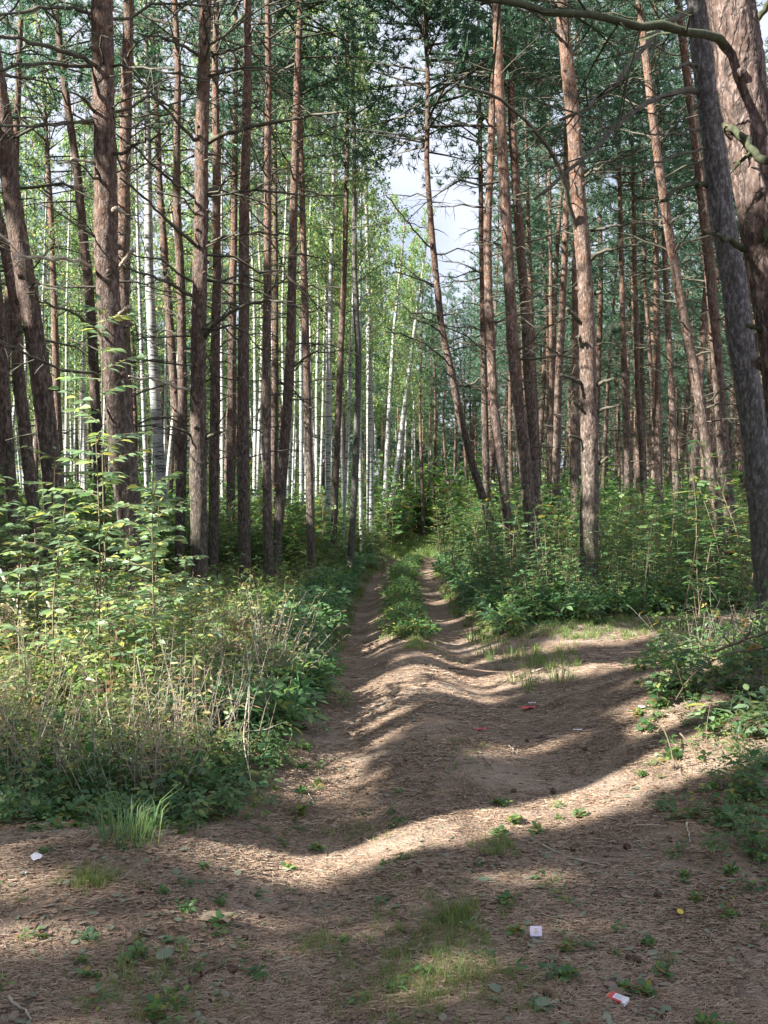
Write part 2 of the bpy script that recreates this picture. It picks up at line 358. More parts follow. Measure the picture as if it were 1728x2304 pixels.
for q in [(0, 1480, 560, 1480, 7.4, .65), (0, 1580, 480, 1600, 6.5, .5), (250, 1360, 640, 1400, 8.6, .5), (0, 1360, 250, 1380, 8.2, .5), (1150, 1180, 1250, 1300, 15, .45), (1350, 1240, 1450, 1260, 14, .45), (1560, 1220, 1690, 1260, 14, .45), (1420, 1060, 1560, 1080, 15.5, .5), (1080, 1080, 1120, 1200, 17, .4), (1300, 1120, 1380, 1160, 15, .3), (80, 1180, 460, 1230, 7.8, .34), (120, 1000, 420, 1080, 7.8, .34), (110, 880, 280, 860, 8.0, .32),
          (1640, 1400, 1728, 1430, 8.4, .25), (1600, 900, 1720, 1050, 13.3, .5), (1480, 1100, 1620, 1150, 14, .3), (1150, 1330, 1300, 1370, 13.2, .25), (1020, 1060, 1180, 1100, 15, .3), (880, 1180, 1000, 1195, 34, .5), (1010, 1330, 1080, 1370, 14, .3), (1230, 1290, 1420, 1310, 14.5, .4), (1500, 1290, 1700, 1300, 14.2, .35), (1020, 1200, 1060, 1260, 19, .4), (1380, 1180, 1480, 1200, 16, .4), (1050, 1000, 1120, 1060, 18, .4), (700, 1200, 780, 1230, 19, .4), (560, 1150, 640, 1160, 15, .3), (1580, 1690, 1600, 1640, 6.6, .12)]: lit_at(*q)
# ground patches (photo pixels)
lit_ground(560, 1935, 900, 1880, .16); lit_ground(900, 1880, 1180, 1835, .17); lit_ground(1180, 1835, 1420, 1745, .15); lit_ground(1420, 1745, 1720, 1620, .2)
lit_ground(900, 1840, 1200, 1775, .10)
lit_ground(820, 1565, 1080, 1535, .20); lit_ground(1080, 1535, 1400, 1500, .22); lit_ground(780, 1620, 950, 1600, .15)
lit_ground(900, 1480, 1250, 1450, .12); lit_ground(1300, 1440, 1460, 1425, .2)
lit_ground(1050, 1700, 1300, 1650, .09)
lit_ground(10, 1985, 260, 1990, .10); lit_ground(20, 2120, 200, 2100, .1); lit_ground(1200, 2080, 1300, 2080, .10); lit_ground(960, 2230, 1050, 2170, .10); lit_ground(1130, 1980, 1240, 1985, .08)
for (x, y) in [(800, 1310), (960, 1345), (860, 1400), (1010, 1390), (800, 1440), (980, 1290), (975, 1240), (1000, 1420)]: lit_ground(x - 60, y, x + 70, y - 8, .14)
for (x, y, r) in [(80, 1640, .5), (250, 1600, .5), (420, 1560, .45), (560, 1500, .45), (130, 1500, .6), (330, 1480, .5), (60, 1420, .5), (500, 1640, .3), (620, 1420, .4), (200, 1700, .3), (1690, 1480, .5), (1640, 1600, .3), (1560, 1560, .2)]:
    lit_ground(x - 40, y, x + 40, y, r)

# ------------------------------------------------------------------ leaf and plant shapes
def leaf_shape(wd=.5, fold=.08, droop=.12, pet=0.12):
    g = G(); V = [(0, 0, 0), (pet, 0, 0), (pet + .40, 0, -.01), (1 + pet, 0, -droop), (pet + .18, .36 * wd, fold * .6), (pet + .55, .42 * wd, fold - droop * .3), (pet + .18, -.36 * wd, fold * .6), (pet + .55, -.42 * wd, fold - droop * .3)]
    g.add(V, [[(1, 2, 5, 4), (2, 1, 6, 7)], [(2, 3, 5), (3, 2, 7)]]); return g
def diamond(wd=.5):
    g = G(); g.add([(0, 0, 0), (.5, wd / 2, .03), (1, 0, -.06), (.5, -wd / 2, .03)], [[(0, 3, 2, 1)]]); return g
def round_leaf():
    g = G(); th = np.linspace(0, 2 * np.pi, 11, endpoint=False); r = .5 * (1 + .06 * np.cos(5 * th))
    V = [(.5, 0, .03)] + [(.5 + a * math.cos(b), .8 * a * math.sin(b), .02 * math.sin(3 * b)) for a, b in zip(r, th)]
    g.add(V, [[(0, i + 1, (i + 1) % 11 + 1) for i in range(11)]]); return g
LEAF, DIA, LEAFN, ROUND = leaf_shape(), diamond(), leaf_shape(.33, .05, .1, .02), round_leaf()
def compound(n_pairs, L, lw, terminal=True, first=.3):   # pinnate leaf along +x, length ~1 unit*L
    g = G(); pos = []; d = []; s = []
    for i in range(n_pairs):
        t = first + (1 - first) * i / max(n_pairs, 1)
        for sg in (-1, 1): pos.append((t * L, 0, -.10 * L * t * t)); d.append((.45, sg, -.12)); s.append(lw)
    if terminal: pos.append((L, 0, -.1 * L)); d.append((1, 0, -.25)); s.append(lw * 1.15)
    g.inst(LEAF, np.array(pos), frames(np.array(d, float)), np.array(s), None)
    tube(g, [(0, 0, 0), (L * .5, 0, -.02 * L), (L, 0, -.1 * L)], [.0016, .0012, .001], 3, 0, cap=False); return g
TRI = compound(1, .055, .062, True, .8)          # raspberry leaf, three leaflets
PEN = compound(2, .085, .058, True, .45)
PIN = compound(5, .15, .042)                    # rowan leaf
def lobed():                                     # maple leaf: one blade with five pointed lobes
    g = G(); V = [(.10, 0, 0)]
    for a, r in ((-150, .22), (-120, .55), (-85, .32), (-55, .85), (-28, .5), (0, 1.05), (28, .5), (55, .85), (85, .32), (120, .55), (150, .22)):
        a = math.radians(a); V.append((.35 + .6 * r * math.cos(a), .6 * r * math.sin(a), .04 - .12 * r * r))
    g.add(V, [[(0, i, i + 1) for i in range(1, 11)]]); return g
LOBED = lobed()

def leaves_on(g, P, D, leaf, size, rs, tilt=.5, mat_i=0, svar=.3):
    n = len(P); up = np.stack([rs.normal(0, tilt, n), rs.normal(0, tilt, n), np.ones(n)], 1)
    o = G(); o.inst(leaf, P, frames(D, up), size * (1 + svar * (rs.random(n) * 2 - 1)), rs.random(n))
    V, L, T, M, A = o.arr(); o.M = [np.full(len(T), mat_i)]; g.merge(o)

def plant(rs, h, nst, nbr, blen, leaf, lsize, nleaf, stem_r=.006, lean=.2, spread=.1, first=.25, droop=0.2, tilt=.5):
    """upright leafy plant -> (stems G, foliage G)"""
    gs, gf = G(), G()
    for s in range(nst):
        hh = h * rs.uniform(.65, 1.0) if nst > 1 else h
        a0 = rs.uniform(0, 6.28); b = np.array([math.cos(a0), math.sin(a0), 0]) * spread * rs.uniform(0, 1) * (nst > 1)
        top = b + np.array([rs.normal(0, lean) * hh, rs.normal(0, lean) * hh, hh])
        mid = (b + top) / 2 + rs.normal(0, .05 * hh, 3) * [1, 1, .2]
        P = spline([b, mid, top], 7); P[0, 2] = -.04
        tube(gs, P, np.linspace(stem_r, stem_r * .35, 7), 4, cap=False)
        LP, LD = [], []
        for k in range(nbr):
            t = first + (1 - first) * (k + rs.random() * .6) / nbr; i = t * 6; i0 = min(int(i), 5); p = P[i0] + (P[i0 + 1] - P[i0]) * (i - i0)
            a = k * 2.4 + rs.normal(0, .4); bl = blen * (1.15 - t * .75) * rs.uniform(.6, 1.2)
            d = np.array([math.cos(a), math.sin(a), rs.uniform(.15, .8)]); d /= np.linalg.norm(d)
            if bl > .03:
                e = p + d * bl; e[2] -= droop * bl * .5; B = spline([p, (p + e) / 2 + [0, 0, .08 * bl], e], 4)
                tube(gs, B, np.linspace(stem_r * .5, stem_r * .2, 4), 3, cap=False)
            else: B = np.stack([p, p + d * .01, p + d * .02, p + d * .03])
            for q in range(nleaf):
                u = (q + .6) / nleaf * 3; j = min(int(u), 2); pp = B[j] + (B[j + 1] - B[j]) * (u - j)
                sg = 1 if q % 2 else -1; side = np.array([-d[1], d[0], 0]) * sg
                dd = side * .9 + d * .7 + rs.normal(0, .25, 3); dd[2] = dd[2] * .4 - droop * .5
                LP.append(pp); LD.append(dd)
        LP.append(P[-1]); LD.append([rs.normal(0, .5), rs.normal(0, .5), .4])
        leaves_on(gf, np.array(LP), np.array(LD), leaf, lsize, rs, tilt)
    return gs, gf
def both(p): 
    g = G(); g.merge(p[1]); o = G(); o.merge(p[0]); V, L, T, M, A = o.arr(); o.M = [np.full(len(T), 1)]; g.merge(o); return g

# ------------------------------------------------------------------ trees
TUFT = {}
def tuft(n, ln, wd, seed):
    g = G(); rs = np.random.default_rng(seed); d = unit(np.stack([rs.uniform(.1, 1, n), rs.normal(0, .6, n), rs.normal(0, .5, n)], 1))
    V = []; Fc = []
    for i in range(n):
        s = unit(np.cross(d[i], rs.normal(0, 1, 3))) * wd / 2; l = ln * rs.uniform(.7, 1.1); o = np.array([rs.uniform(-.08, .04), 0, 0])
        V += [o - s, o + s, o + d[i] * l]; Fc.append((3 * i, 3 * i + 1, 3 * i + 2))
    g.add(V, [Fc], rs.random() * .3); return g
TF_FINE = [tuft(12, .13, .013, s) for s in range(3)]
TF_MID = [tuft(11, .17, .022, 10 + s) for s in range(3)]
TF_BIG = [tuft(11, .30, .065, 20 + s) for s in range(3)]

def dead_branches(rs, r_at, p_at, z0, z1, maxlen, step=.5, seg=4, twigs=5, toward=None):
    out = []; z = z0
    while z < z1:
        for k in range(rs.integers(3, 6)):
            a = rs.uniform(0, 6.283); f = min(1, (z - z0) / 3 + .25); L = maxlen * rs.uniform(.12, 1.0) * f
            if rs.random() < .45: L *= .22
            zz = z + rs.normal(0, .06); p = p_at(zz); el = rs.uniform(-.1, .6)
            d = np.array([math.cos(a) * math.cos(el), math.sin(a) * math.cos(el), math.sin(el)])
            c = p + d * L * .5 + np.array([0, 0, L * rs.uniform(-.02, .10)]); e = p + d * L + np.array([rs.normal(0, .08) * L, rs.normal(0, .08) * L, -L * rs.uniform(-.05, .35)])
            g = G(); n = 6 if L > .6 else 4; B = spline([p, c, e], n); B[1:-1] += rs.normal(0, .014 + .016 * L, (n - 2, 3))
            r0 = min(.26 * r_at(zz), .007 + .007 * L); tube(g, B, np.linspace(r0 + .003, r0 * .35, n), seg, rough=.25, rs=rs)
            if L > .6:
                for q in range(int(twigs * min(1.5, L))):
                    t = rs.uniform(.25, .98) * (n - 1); i = min(int(t), n - 2); bp = B[i] + (B[i + 1] - B[i]) * (t - i)
                    sg = rs.choice([-1, 1]); sd_ = np.array([-d[1], d[0], 0]) * sg; dd = unit(d * rs.uniform(.4, 1) + sd_ * rs.uniform(.4, 1) + [0, 0, rs.uniform(-.5, .35)])
                    tl = L * rs.uniform(.15, .42); m = bp + dd * tl * .5 + rs.normal(0, .03 * tl, 3); ee = bp + dd * tl + [0, 0, -tl * rs.uniform(0, .3)]
                    tube(g, [bp, m, ee], [r0 * .38, r0 * .25, r0 * .12], 3, cap=False)
                    for qq in range(2):
                        d2 = unit(dd + rs.normal(0, .5, 3)); s0 = m if qq else bp + (m - bp) * .6
                        tube(g, [s0, s0 + d2 * tl * rs.uniform(.25, .5)], [r0 * .2, r0 * .08], 3, cap=False)
            out.append(g)
        z += step * rs.uniform(.7, 1.3)
    return out

def pine_crown(rs, p_at, zb, zt, rad, nb, tufts, dens=14, base=None, size=1.0, carve=False):
    g, gw = G(), G(); P, D = [], []
    for k in range(nb):
        t = (k + rs.random()) / nb; z = zb + (zt - zb) * t
        L = rad * (1 - t) ** .6 * (.55 + .45 * min(1, t * 5)) * rs.uniform(.6, 1.15) + .15
        a = rs.uniform(0, 6.283); el = .1 + .9 * t * rs.uniform(.5, 1.2)
        p = p_at(z); d = np.array([math.cos(a) * math.cos(el), math.sin(a) * math.cos(el), math.sin(el)])
        e = p + d * L; e[2] -= .12 * L * (1 - t); B = spline([p, (p + e) / 2 + [0, 0, .05 * L], e], 4)
        tube(gw, B, np.linspace(.012 + .010 * L, .005, 4), 3, cap=False)
        n = max(4, int(dens * L * L * .5 + 4)); u = rs.uniform(.25, 1, n) ** .7; i = np.minimum((u * 3).astype(int), 2)
        pp = B[i] + (B[i + 1] - B[i]) * (u * 3 - i)[:, None]
        lat = np.stack([rs.normal(0, 1, n), rs.normal(0, 1, n), rs.normal(0, .45, n)], 1) * (L * .23 * (1.15 - u * .4))[:, None]
        P.append(pp + lat); D.append(d * .8 + unit(lat) * .7 + [0, 0, .35])
    P, D = np.concatenate(P), np.concatenate(D)
    if carve and base is not None:
        keep = ~blocked(P + base); P, D = P[keep], D[keep]
    for k, tf in enumerate(tufts):
        s = slice(k, None, len(tufts)); n = len(P[s]); g.inst(tf, P[s], frames(D[s], None, rs.uniform(0, 6.28, n)), size * rs.uniform(.75, 1.25, n), rs.random(n) * .7)
    return g, gw

def taper(H, r0, p=.9): return lambda z: r0 * max(.06, 1 - p * (max(z, 0) / H) ** 1.6) * (1 + .30 * math.exp(-max(z, 0) / .20))
def knobs(g, rs, Pf, rf, z0, z1, n):    # swellings at old branch whorls
    for k in range(n):
        z = rs.uniform(z0, z1); a = rs.uniform(0, 6.28); r = rf(z); p = Pf(z) + np.array([math.cos(a), math.sin(a), 0]) * r * .72
        d = np.array([math.cos(a), math.sin(a), .25]); tube(g, [p, p + d * r * .42, p + d * r * .62], [r * .40, r * .26, r * .08], 6)

def trunk_mesh(rs, P, radii, seg, amp):
    g = G(); n = len(P); t = unit(np.gradient(P, axis=0)); u = unit(np.cross(t, [0.05, 1, 0])); v = np.cross(t, u)
    th = np.linspace(0, 2 * np.pi, seg, endpoint=False); z = P[:, 2]
    r = np.array(radii)[:, None] * np.ones(seg)[None]
    ct, st = np.cos(th)[None] * 2.2 + 7, np.sin(th)[None] * 2.2 + 7
    r *= 1 + amp * (vnoise(ct * 3 + z[:, None] * .3, st * 3 + z[:, None] * 9, int(rs.integers(99))) - .5) + amp * .8 * (vnoise(ct * 1.1, z[:, None] * 1.6 + st, int(rs.integers(99))) - .5)
    r *= 1 + .5 * amp * (rs.random((n, seg)) - .5)
    V = P[:, None] + r[..., None] * (np.cos(th)[None, :, None] * u[:, None] + np.sin(th)[None, :, None] * v[:, None])
    i = np.arange(n - 1)[:, None] * seg; j = np.arange(seg)[None]; k = (j + 1) % seg
    g.add(V.reshape(-1, 3), [np.stack([i + j, i + k, i + seg + k, i + seg + j], 2).reshape(-1, 4)]); return g

TREES = []
def traced_tree(pts, wpx, Z, label, H=17.0, barkm=None, name='pine_tree', cat='pine', group=None, kind='pine', lit=None, brs=(), brlen=1.8, crown=True, seg=14, ring=.12, amp=.16, z_dead=1.9, nknob=10, crad=None, cnb=46):
    rs = np.random.default_rng(int(sum(ord(c) * (i + 1) for i, c in enumerate(label)) % 99991))
    W = np.array([px(x, y, Z) for x, y in sorted(pts, key=lambda q: q[1])])[::-1]     # bottom up
    d0 = (W[min(1, len(W) - 1)] - W[0]); d0 = d0 / max(d0[2], 1e-3)
    gx = W[0][0] - d0[0] * (W[0][2] - 0) * .8; gz = float(hgt(gx, Z)); base = np.array([gx, Z, gz])
    loc = [np.array([gx, Z, gz - .15])] + [w_ for w_ in W if w_[2] > gz + .25]
    dt = loc[-1] - loc[-2]; dt = dt / max(dt[2], 1e-3); topz = gz + H
    if loc[-1][2] < topz - .5:
        rem = topz - loc[-1][2]
        loc += [loc[-1] + np.array([dt[0] * rem * .5, 0, rem * .5]), loc[-1] + np.array([dt[0] * rem * .8 + rs.normal(0, .2), rs.normal(0, .2), rem])]
    loc = np.array(loc); vis_top = CH + HY / F * Z - gz
    P = spline(loc, max(30, int(H / ring))) - base
    p_at = lambda z: np.array([np.interp(z, P[:, 2], P[:, 0]), np.interp(z, P[:, 2], P[:, 1]), z])
    wpx = wpx * .92; zm = CH + (HY - 700) / F * Z; rf0 = taper(H, 1.0); r0 = (wpx / F * Z / 2) / rf0(zm); rf = lambda z: r0 * rf0(z)
    root = empty(name, base, 0, label, cat, group)
    tg = trunk_mesh(rs, P, [rf(z) for z in P[:, 2]], seg, amp)
    if nknob: knobs(tg, rs, p_at, rf, 1.0, min(vis_top, H * .6), nknob)
    link('trunk', tg.mesh('trunk', barkm or M_pine), root)
    if kind == 'pine':
        dz = dead_branches(rs, rf, p_at, z_dead, min(H * .60, vis_top + 1), brlen, step=.55 if Z < 22 else .7)
        for g in dz: link('branch', g.mesh('branch', M_branch), root)
    for br in brs:                       # branches seen in the photo: (pixels, width start, width end, depth change, material)
        q, w0, w1, dzz, bm = br; n = len(q)
        B = spline(np.array([px(x, y, Z - dzz * i / max(1, n - 1)) for i, (x, y) in enumerate(q)]), 14) - base
        Lb = np.linalg.norm(B[-1] - B[0]); B[1:-1] += rs.normal(0, min(.012, .012 * Lb), (12, 3)); g = G(); tube(g, B, np.linspace(w0, w1, 14) / F * Z / 2 * (1 + .22 * (rs.random(14) - .4)), 9, rough=.22, rs=rs)
        Ltot = np.linalg.norm(B[-1] - B[0])
        for k in range(int(4 + Ltot * 5)):
            i = rs.integers(3, 13); dd = unit(unit(B[i] - B[i - 1]) * .7 + rs.normal(0, .6, 3)); tl = Ltot * rs.uniform(.08, .25)
            m_ = B[i] + dd * tl * .5; e_ = B[i] + dd * tl + [0, 0, -.15 * tl]; tube(g, [B[i], m_, e_], [w1 / F * Z * .35, w1 / F * Z * .25, .0015], 3, cap=False)
            for _ in range(2): tube(g, [m_, m_ + unit(dd + rs.normal(0, .5, 3)) * tl * .4], [w1 / F * Z * .18, .001], 3, cap=False)
        link('branch', g.mesh('branch', bm), root)
    if lit:
        for (ya, yb) in lit: lit_trunk(np.interp(ya, [q[1] for q in pts], [q[0] for q in pts]), ya, np.interp(yb, [q[1] for q in pts], [q[0] for q in pts]), yb, Z)
    TREES.append((root, base, P, p_at, rf, H, kind, Z, rs, (crad or True, cnb) if crown else None))
    return root
def grow_crowns():
    for (root, base, P, p_at, rf, H, kind, Z, rs, crown) in TREES:
        if not crown: continue
        if kind == 'pine':
            g, gw = pine_crown(rs, p_at, H * .56, H, 1.7 if Z < 16 else 2.3 if crown[0] is True else crown[0], 38 if Z < 18 else crown[1], TF_FINE if Z < 18 else TF_MID, 18, base, carve=True, size=1.15)
            link('crown', g.mesh('crown', M_needle), root); link('limbs', gw.mesh('limbs', M_branch), root)
        else:
            g, gw = birch_crown(rs, p_at, H * .38, H, 1.6, 34, base, carve=True)
            link('crown', g.mesh('crown', M_birchleaf), root); link('limbs', gw.mesh('limbs', M_dark), root)

def birch_crown(rs, p_at, zb, zt, rad, nb, base=None, carve=False, lsize=.075, dens=1.0):
    g, gw = G(), G(); P, D = [], []
    for k in range(nb):
        t = (k + rs.random()) / nb; z = zb + (zt - zb) * t; L = rad * (1 - t * .75) * rs.uniform(.5, 1.15)
        a = rs.uniform(0, 6.283); p = p_at(z); el = rs.uniform(.5, 1.1)
        d = np.array([math.cos(a) * math.cos(el), math.sin(a) * math.cos(el), math.sin(el)]); e = p + d * L * 1.2; e[2] -= .1 * L
        B = spline([p, (p + e) / 2 + [0, 0, .12 * L], e], 5); tube(gw, B, np.linspace(.014, .004, 5), 3, cap=False)
        for q in range(int(7)):
            u = rs.uniform(.3, 1) * 4; i = min(int(u), 3); bp = B[i] + (B[i + 1] - B[i]) * (u - i)
            dd = np.array([rs.normal(0, .5), rs.normal(0, .5), -.1]); tl = L * rs.uniform(.3, .6)
            e2 = bp + dd * tl + [0, 0, -tl * .55]; m2 = bp + dd * tl * .7; tube(gw, [bp, m2, e2], [.004, .003, .002], 3, cap=False)
            n = int(17 * dens); tt = rs.random(n)[:, None]; pts = bp * (1 - tt) ** 2 + 2 * m2 * tt * (1 - tt) + e2 * tt ** 2 + rs.normal(0, .09, (n, 3))
            P.append(pts); D.append(rs.normal(0, .6, (n, 3)) + [0, 0, -.4])
    P, D = np.concatenate(P), np.concatenate(D)
    if carve and base is not None: keep = ~blocked(P + base); P, D = P[keep], D[keep]
    up = rs.normal(0, 1, (len(P), 3)); g.inst(DIA_W, P, frames(D, up), lsize * rs.uniform(.7, 1.3, len(P)), rs.random(len(P)))
    return g, gw
DIA_W = diamond(.75)

# ------------------------------------------------------------------ the pines and birches one can follow from root to the top of the photo
def T(*a, **k): return traced_tree(*a, **k)
PN = 'pine_tree'
# left of the track
T([(229,0),(234,208),(237,365),(238,560),(246,700),(264,900),(282,1080),(300,1220),(308,1290)], 57, 11.0,
  'thickest pine left of the track, behind the glossy shrub, sunlit down its left edge', lit=[(460, 700), (700, 1180)], seg=24, ring=.05, H=18, barkm=M_pine, nknob=18,
  brs=[([(225,152),(200,135),(160,118),(110,112),(42,80),(-20,84)], 11, 6, 1.2, M_branch), ([(215,150),(160,142),(90,142),(0,155),(-40,170)], 9, 5, 1.0, M_branch),
       ([(215,32),(170,14),(110,18),(40,26),(-20,40)], 8, 5, .8, M_branch), ([(222,270),(205,240),(190,218),(160,208)], 9, 4, .4, M_branch),
       ([(222,272),(150,276),(80,282),(-20,284)], 7, 5, 1.4, M_branch), ([(222,368),(195,362),(160,358)], 8, 6, .3, M_pale),
       ([(205,600),(180,588),(130,579),(60,579),(32,582)], 9, 5, 1.5, M_pale), ([(215,730),(160,700),(110,688),(60,660)], 7, 4, 1.0, M_branch),
       ([(222,845),(150,835),(80,810),(20,775),(-20,770)], 7, 5, .9, M_branch), ([(255,350),(290,330),(325,315),(372,302)], 8, 4, .8, M_branch),
       ([(252,262),(300,262),(390,255)], 6, 3, .6, M_branch), ([(252,150),(330,152),(400,165),(470,185)], 6, 3, 1.0, M_branch),
       ([(262,610),(285,580),(300,560)], 9, 8, .2, M_pale), ([(256,720),(275,702),(290,690)], 9, 8, .2, M_pale), ([(250,480),(262,470),(272,474)], 12, 9, .3, M_pale)])
T([(-40,0),(5,250),(31,469),(62,651),(94,860),(118,1080),(126,1180)], 47, 11.5, 'grey-brown pine leaning left at the left margin, rightmost of three dark trunks', seg=20, ring=.07, nknob=14)
T([(-15,450),(12,560),(31,652),(42,860),(68,1070),(75,1150)], 29, 14.5, 'shaded pine trunk close behind the leaning grey-brown pine at the left margin', nknob=8)
T([(-25,500),(3,750),(12,912),(26,1120),(36,1200)], 27, 12.5, 'dark pine trunk cut by the left edge of the photo', nknob=8)
T([(78,0),(94,104),(104,312),(114,469),(122,677),(128,900),(135,1050)], 16, 27, 'thin pine seen between the left edge and the thick pine, sunlit near its top', lit=[(50,420)], nknob=5)
T([(125,0),(135,104),(151,234),(172,365),(187,520),(203,677),(215,900),(225,1100)], 23, 20, 'knobbly leaning pine just left of the thick pine, many dead branches', nknob=12, brlen=2.0)
T([(290,0),(285,163),(282,325),(279,434),(277,570),(276,700),(280,860),(290,1100)], 33, 16, 'orange pine trunk half hidden behind the thick pine', lit=[(60,520)], nknob=10)
T([(341,0),(346,156),(354,260),(359,417),(370,573),(380,698),(390,850),(400,950),(405,1080)], 19, 24, 'slim pine bending right towards its foot, right of the thick pine', lit=[(400,760)], nknob=8)
T([(393,0),(401,156),(398,312),(398,469),(404,573),(409,698),(409,756),(411,912),(409,1069),(406,1160)], 21, 19, 'slim dark pine close left of the reddish pine with long crossing branches', nknob=12)
T([(463,0),(458,156),(454,312),(453,469),(450,625),(446,756),(445,912),(445,1069),(448,1199),(450,1370)], 36, 14.5, 'reddish pine with long crossing branches and scaly knots, its foot in the brambles', lit=[(300,520),(1000,1180)], seg=20, ring=.06, H=17, nknob=20,
  brs=[([(438,318),(405,285),(345,210),(300,160),(262,110)], 8, 4, .8, M_branch), ([(438,445),(375,400),(310,340),(260,300)], 7, 4, .8, M_branch), ([(436,548),(385,505),(320,440),(270,400)], 8, 4, .8, M_branch),
       ([(434,667),(385,640),(340,620),(275,603)], 8, 4, .9, M_branch), ([(470,320),(505,300),(560,288),(640,272),(720,255),(781,252)], 11, 4, 1.2, M_branch), ([(468,440),(540,430),(590,428),(700,442),(775,438)], 6, 3, .8, M_branch),
       ([(462,545),(520,528),(590,524),(660,530)], 6, 3, .6, M_branch), ([(458,765),(480,730),(530,690),(590,676),(660,680)], 9, 4, .8, M_branch), ([(430,880),(390,868),(340,850),(290,846)], 7, 4, .9, M_pale),
       ([(462,985),(480,978),(498,972)], 8, 6, .2, M_branch), ([(436,985),(405,965),(375,958)], 7, 3, .3, M_branch), ([(445,125),(410,100),(370,85),(310,75)], 8, 4, .8, M_branch), ([(478,128),(540,105),(600,95)], 6, 3, .8, M_branch)])
T([(487,0),(484,156),(487,365),(487,521),(489,600),(484,808),(482,1016)], 22, 19, 'straight pine directly behind and right of the reddish pine, bright patches high up', lit=[(60,330)], nknob=8)
T([(531,0),(530,250),(526,573),(523,650),(521,965),(520,1060)], 19, 24, 'sunlit salmon coloured pine between the reddish pine and the speckled pine', lit=[(480,900)], nknob=6)
T([(557,0),(557,156),(552,365),(549,521),(549,698),(547,808),(547,1016),(549,1173),(552,1277)], 27, 17, 'straight pine with sun-speckled pinkish bark, a bushy maple sprout at its foot', lit=[(380,900)], nknob=12, brlen=1.6)
T([(583,0),(588,104),(592,234),(595,365),(598,520)], 11, 31, 'narrow pale sunlit pine at the left of a close pair high in the picture', lit=[(0,350)], nknob=3)
T([(602,0),(604,208),(602,417),(602,625),(599,860),(601,1120),(604,1250)], 20, 18, 'slim pine right of the speckled pine, sunlit above and dark below', lit=[(0,250),(380,560)], nknob=12)
T([(618,300),(620,680),(618,960),(616,1050)], 15, 27, 'plain brown pine behind and between the two slim pines left of the track', nknob=5)
T([(677,0),(669,156),(664,365),(659,521),(657,650),(654,782),(643,965),(633,1095),(625,1199)], 22, 19, 'pine curving right as it rises, its lower trunk bent, bark light near the top', lit=[(0,330)], nknob=8)
T([(672,0),(673,150),(675,286),(680,469),(685,650),(690,808),(695,1016),(698,1173),(703,1277)], 17, 20.5, 'speckled straight pine nearest the track on its left side', lit=[(860,1150)], nknob=12)
T([(784,-60),(781,130),(781,365),(776,573),(771,698),(766,808),(758,1016),(750,1225)], 14, 23, 'thin orange pine beside the white birches left of the track', lit=[(480,800)], nknob=4, brlen=1.3)
# right of the track
T([(958,0),(963,208),(960,365),(971,521),(989,698),(994,740),(1015,834),(1036,939),(1062,1043),(1088,1121),(1106,1190)], 16, 20, 'leaning pine on the right verge, bowed to the left over the track', H=15, crad=3.0, cnb=85, lit=[(330,620)], nknob=6, brlen=1.8, z_dead=2.2,
  brs=[([(1003,810),(960,775),(920,755),(864,745)], 4.5, 2.5, 1.0, M_branch), ([(990,745),(965,730),(920,712)], 4.5, 2.5, .6, M_branch), ([(975,560),(940,530),(900,480),(865,430)], 4, 2.5, .6, M_branch), ([(975,640),(930,625),(890,610)], 4, 2.5, .6, M_branch), ([(1045,870),(1070,860),(1092,838)], 5, 3, .3, M_branch)])
T([(1117,0),(1124,208),(1132,365),(1140,521),(1147,650),(1153,756),(1166,912),(1179,1016),(1197,1199),(1203,1240)], 28, 16.5, 'grey-brown pine in the middle of the close cluster on the right verge', seg=18, ring=.08, nknob=8, lit=[(100,200)])
T([(1117,60),(1109,182),(1104,365),(1096,521),(1098,650),(1104,756),(1111,912),(1124,1016),(1142,1173)], 21, 19, 'pine with orange sunlit upper bark at the left of the cluster on the right verge', lit=[(250,680)], nknob=12)
T([(1146,60),(1150,234),(1161,417),(1174,600),(1184,730),(1190,860),(1197,965),(1203,1150)], 24, 19.5, 'pine with orange upper trunk at the right of the cluster on the right verge', lit=[(230,620)], nknob=12)
T([(1080,300),(1085,650),(1093,1043),(1095,1100)], 14, 25, 'thin shaded pine behind the left of the cluster on the right verge', nknob=6)
T([(1260,0),(1275,130),(1291,286),(1301,443),(1312,573),(1317,650),(1322,756),(1325,912),(1327,1069),(1325,1235)], 39, 15.5, 'stout orange pine with stubs either side of its trunk, standing alone right of the cluster', seg=26, ring=.06, nknob=16, lit=[(380,720),(720,860)], H=16, brlen=1.5, z_dead=5.0,
  brs=[([(1300,524),(1281,469),(1270,396),(1229,312),(1150,234),(1100,200),(1036,193)], 12, 5, 1.4, M_branch), ([(1325,590),(1345,570),(1400,555),(1450,550)], 9, 4, .6, M_branch), ([(1305,725),(1285,705),(1275,695)], 9, 6, .2, M_branch),
       ([(1315,800),(1305,770),(1303,755)], 10, 8, .2, M_branch), ([(1310,864),(1290,853),(1262,842)], 10, 6, .3, M_branch), ([(1340,868),(1360,858),(1382,852)], 10, 6, .3, M_branch), ([(1315,925),(1300,912),(1290,905)], 9, 6, .2, M_branch),
       ([(1345,928),(1365,917),(1398,912)], 8, 4, .3, M_branch), ([(1345,1045),(1360,1036),(1366,1028)], 8, 5, .2, M_branch), ([(1312,990),(1295,983),(1280,980)], 8, 5, .2, M_branch), ([(1340,660),(1352,657)], 9, 7, .1, M_branch),
       ([(1255,80),(1235,50),(1200,30),(1165,20)], 8, 5, .8, M_branch), ([(1310,400),(1340,380),(1400,350),(1440,340)], 7, 4, .8, M_branch), ([(1330,520),(1370,510),(1430,500),(1480,505)], 7, 3.5, .6, M_branch)])
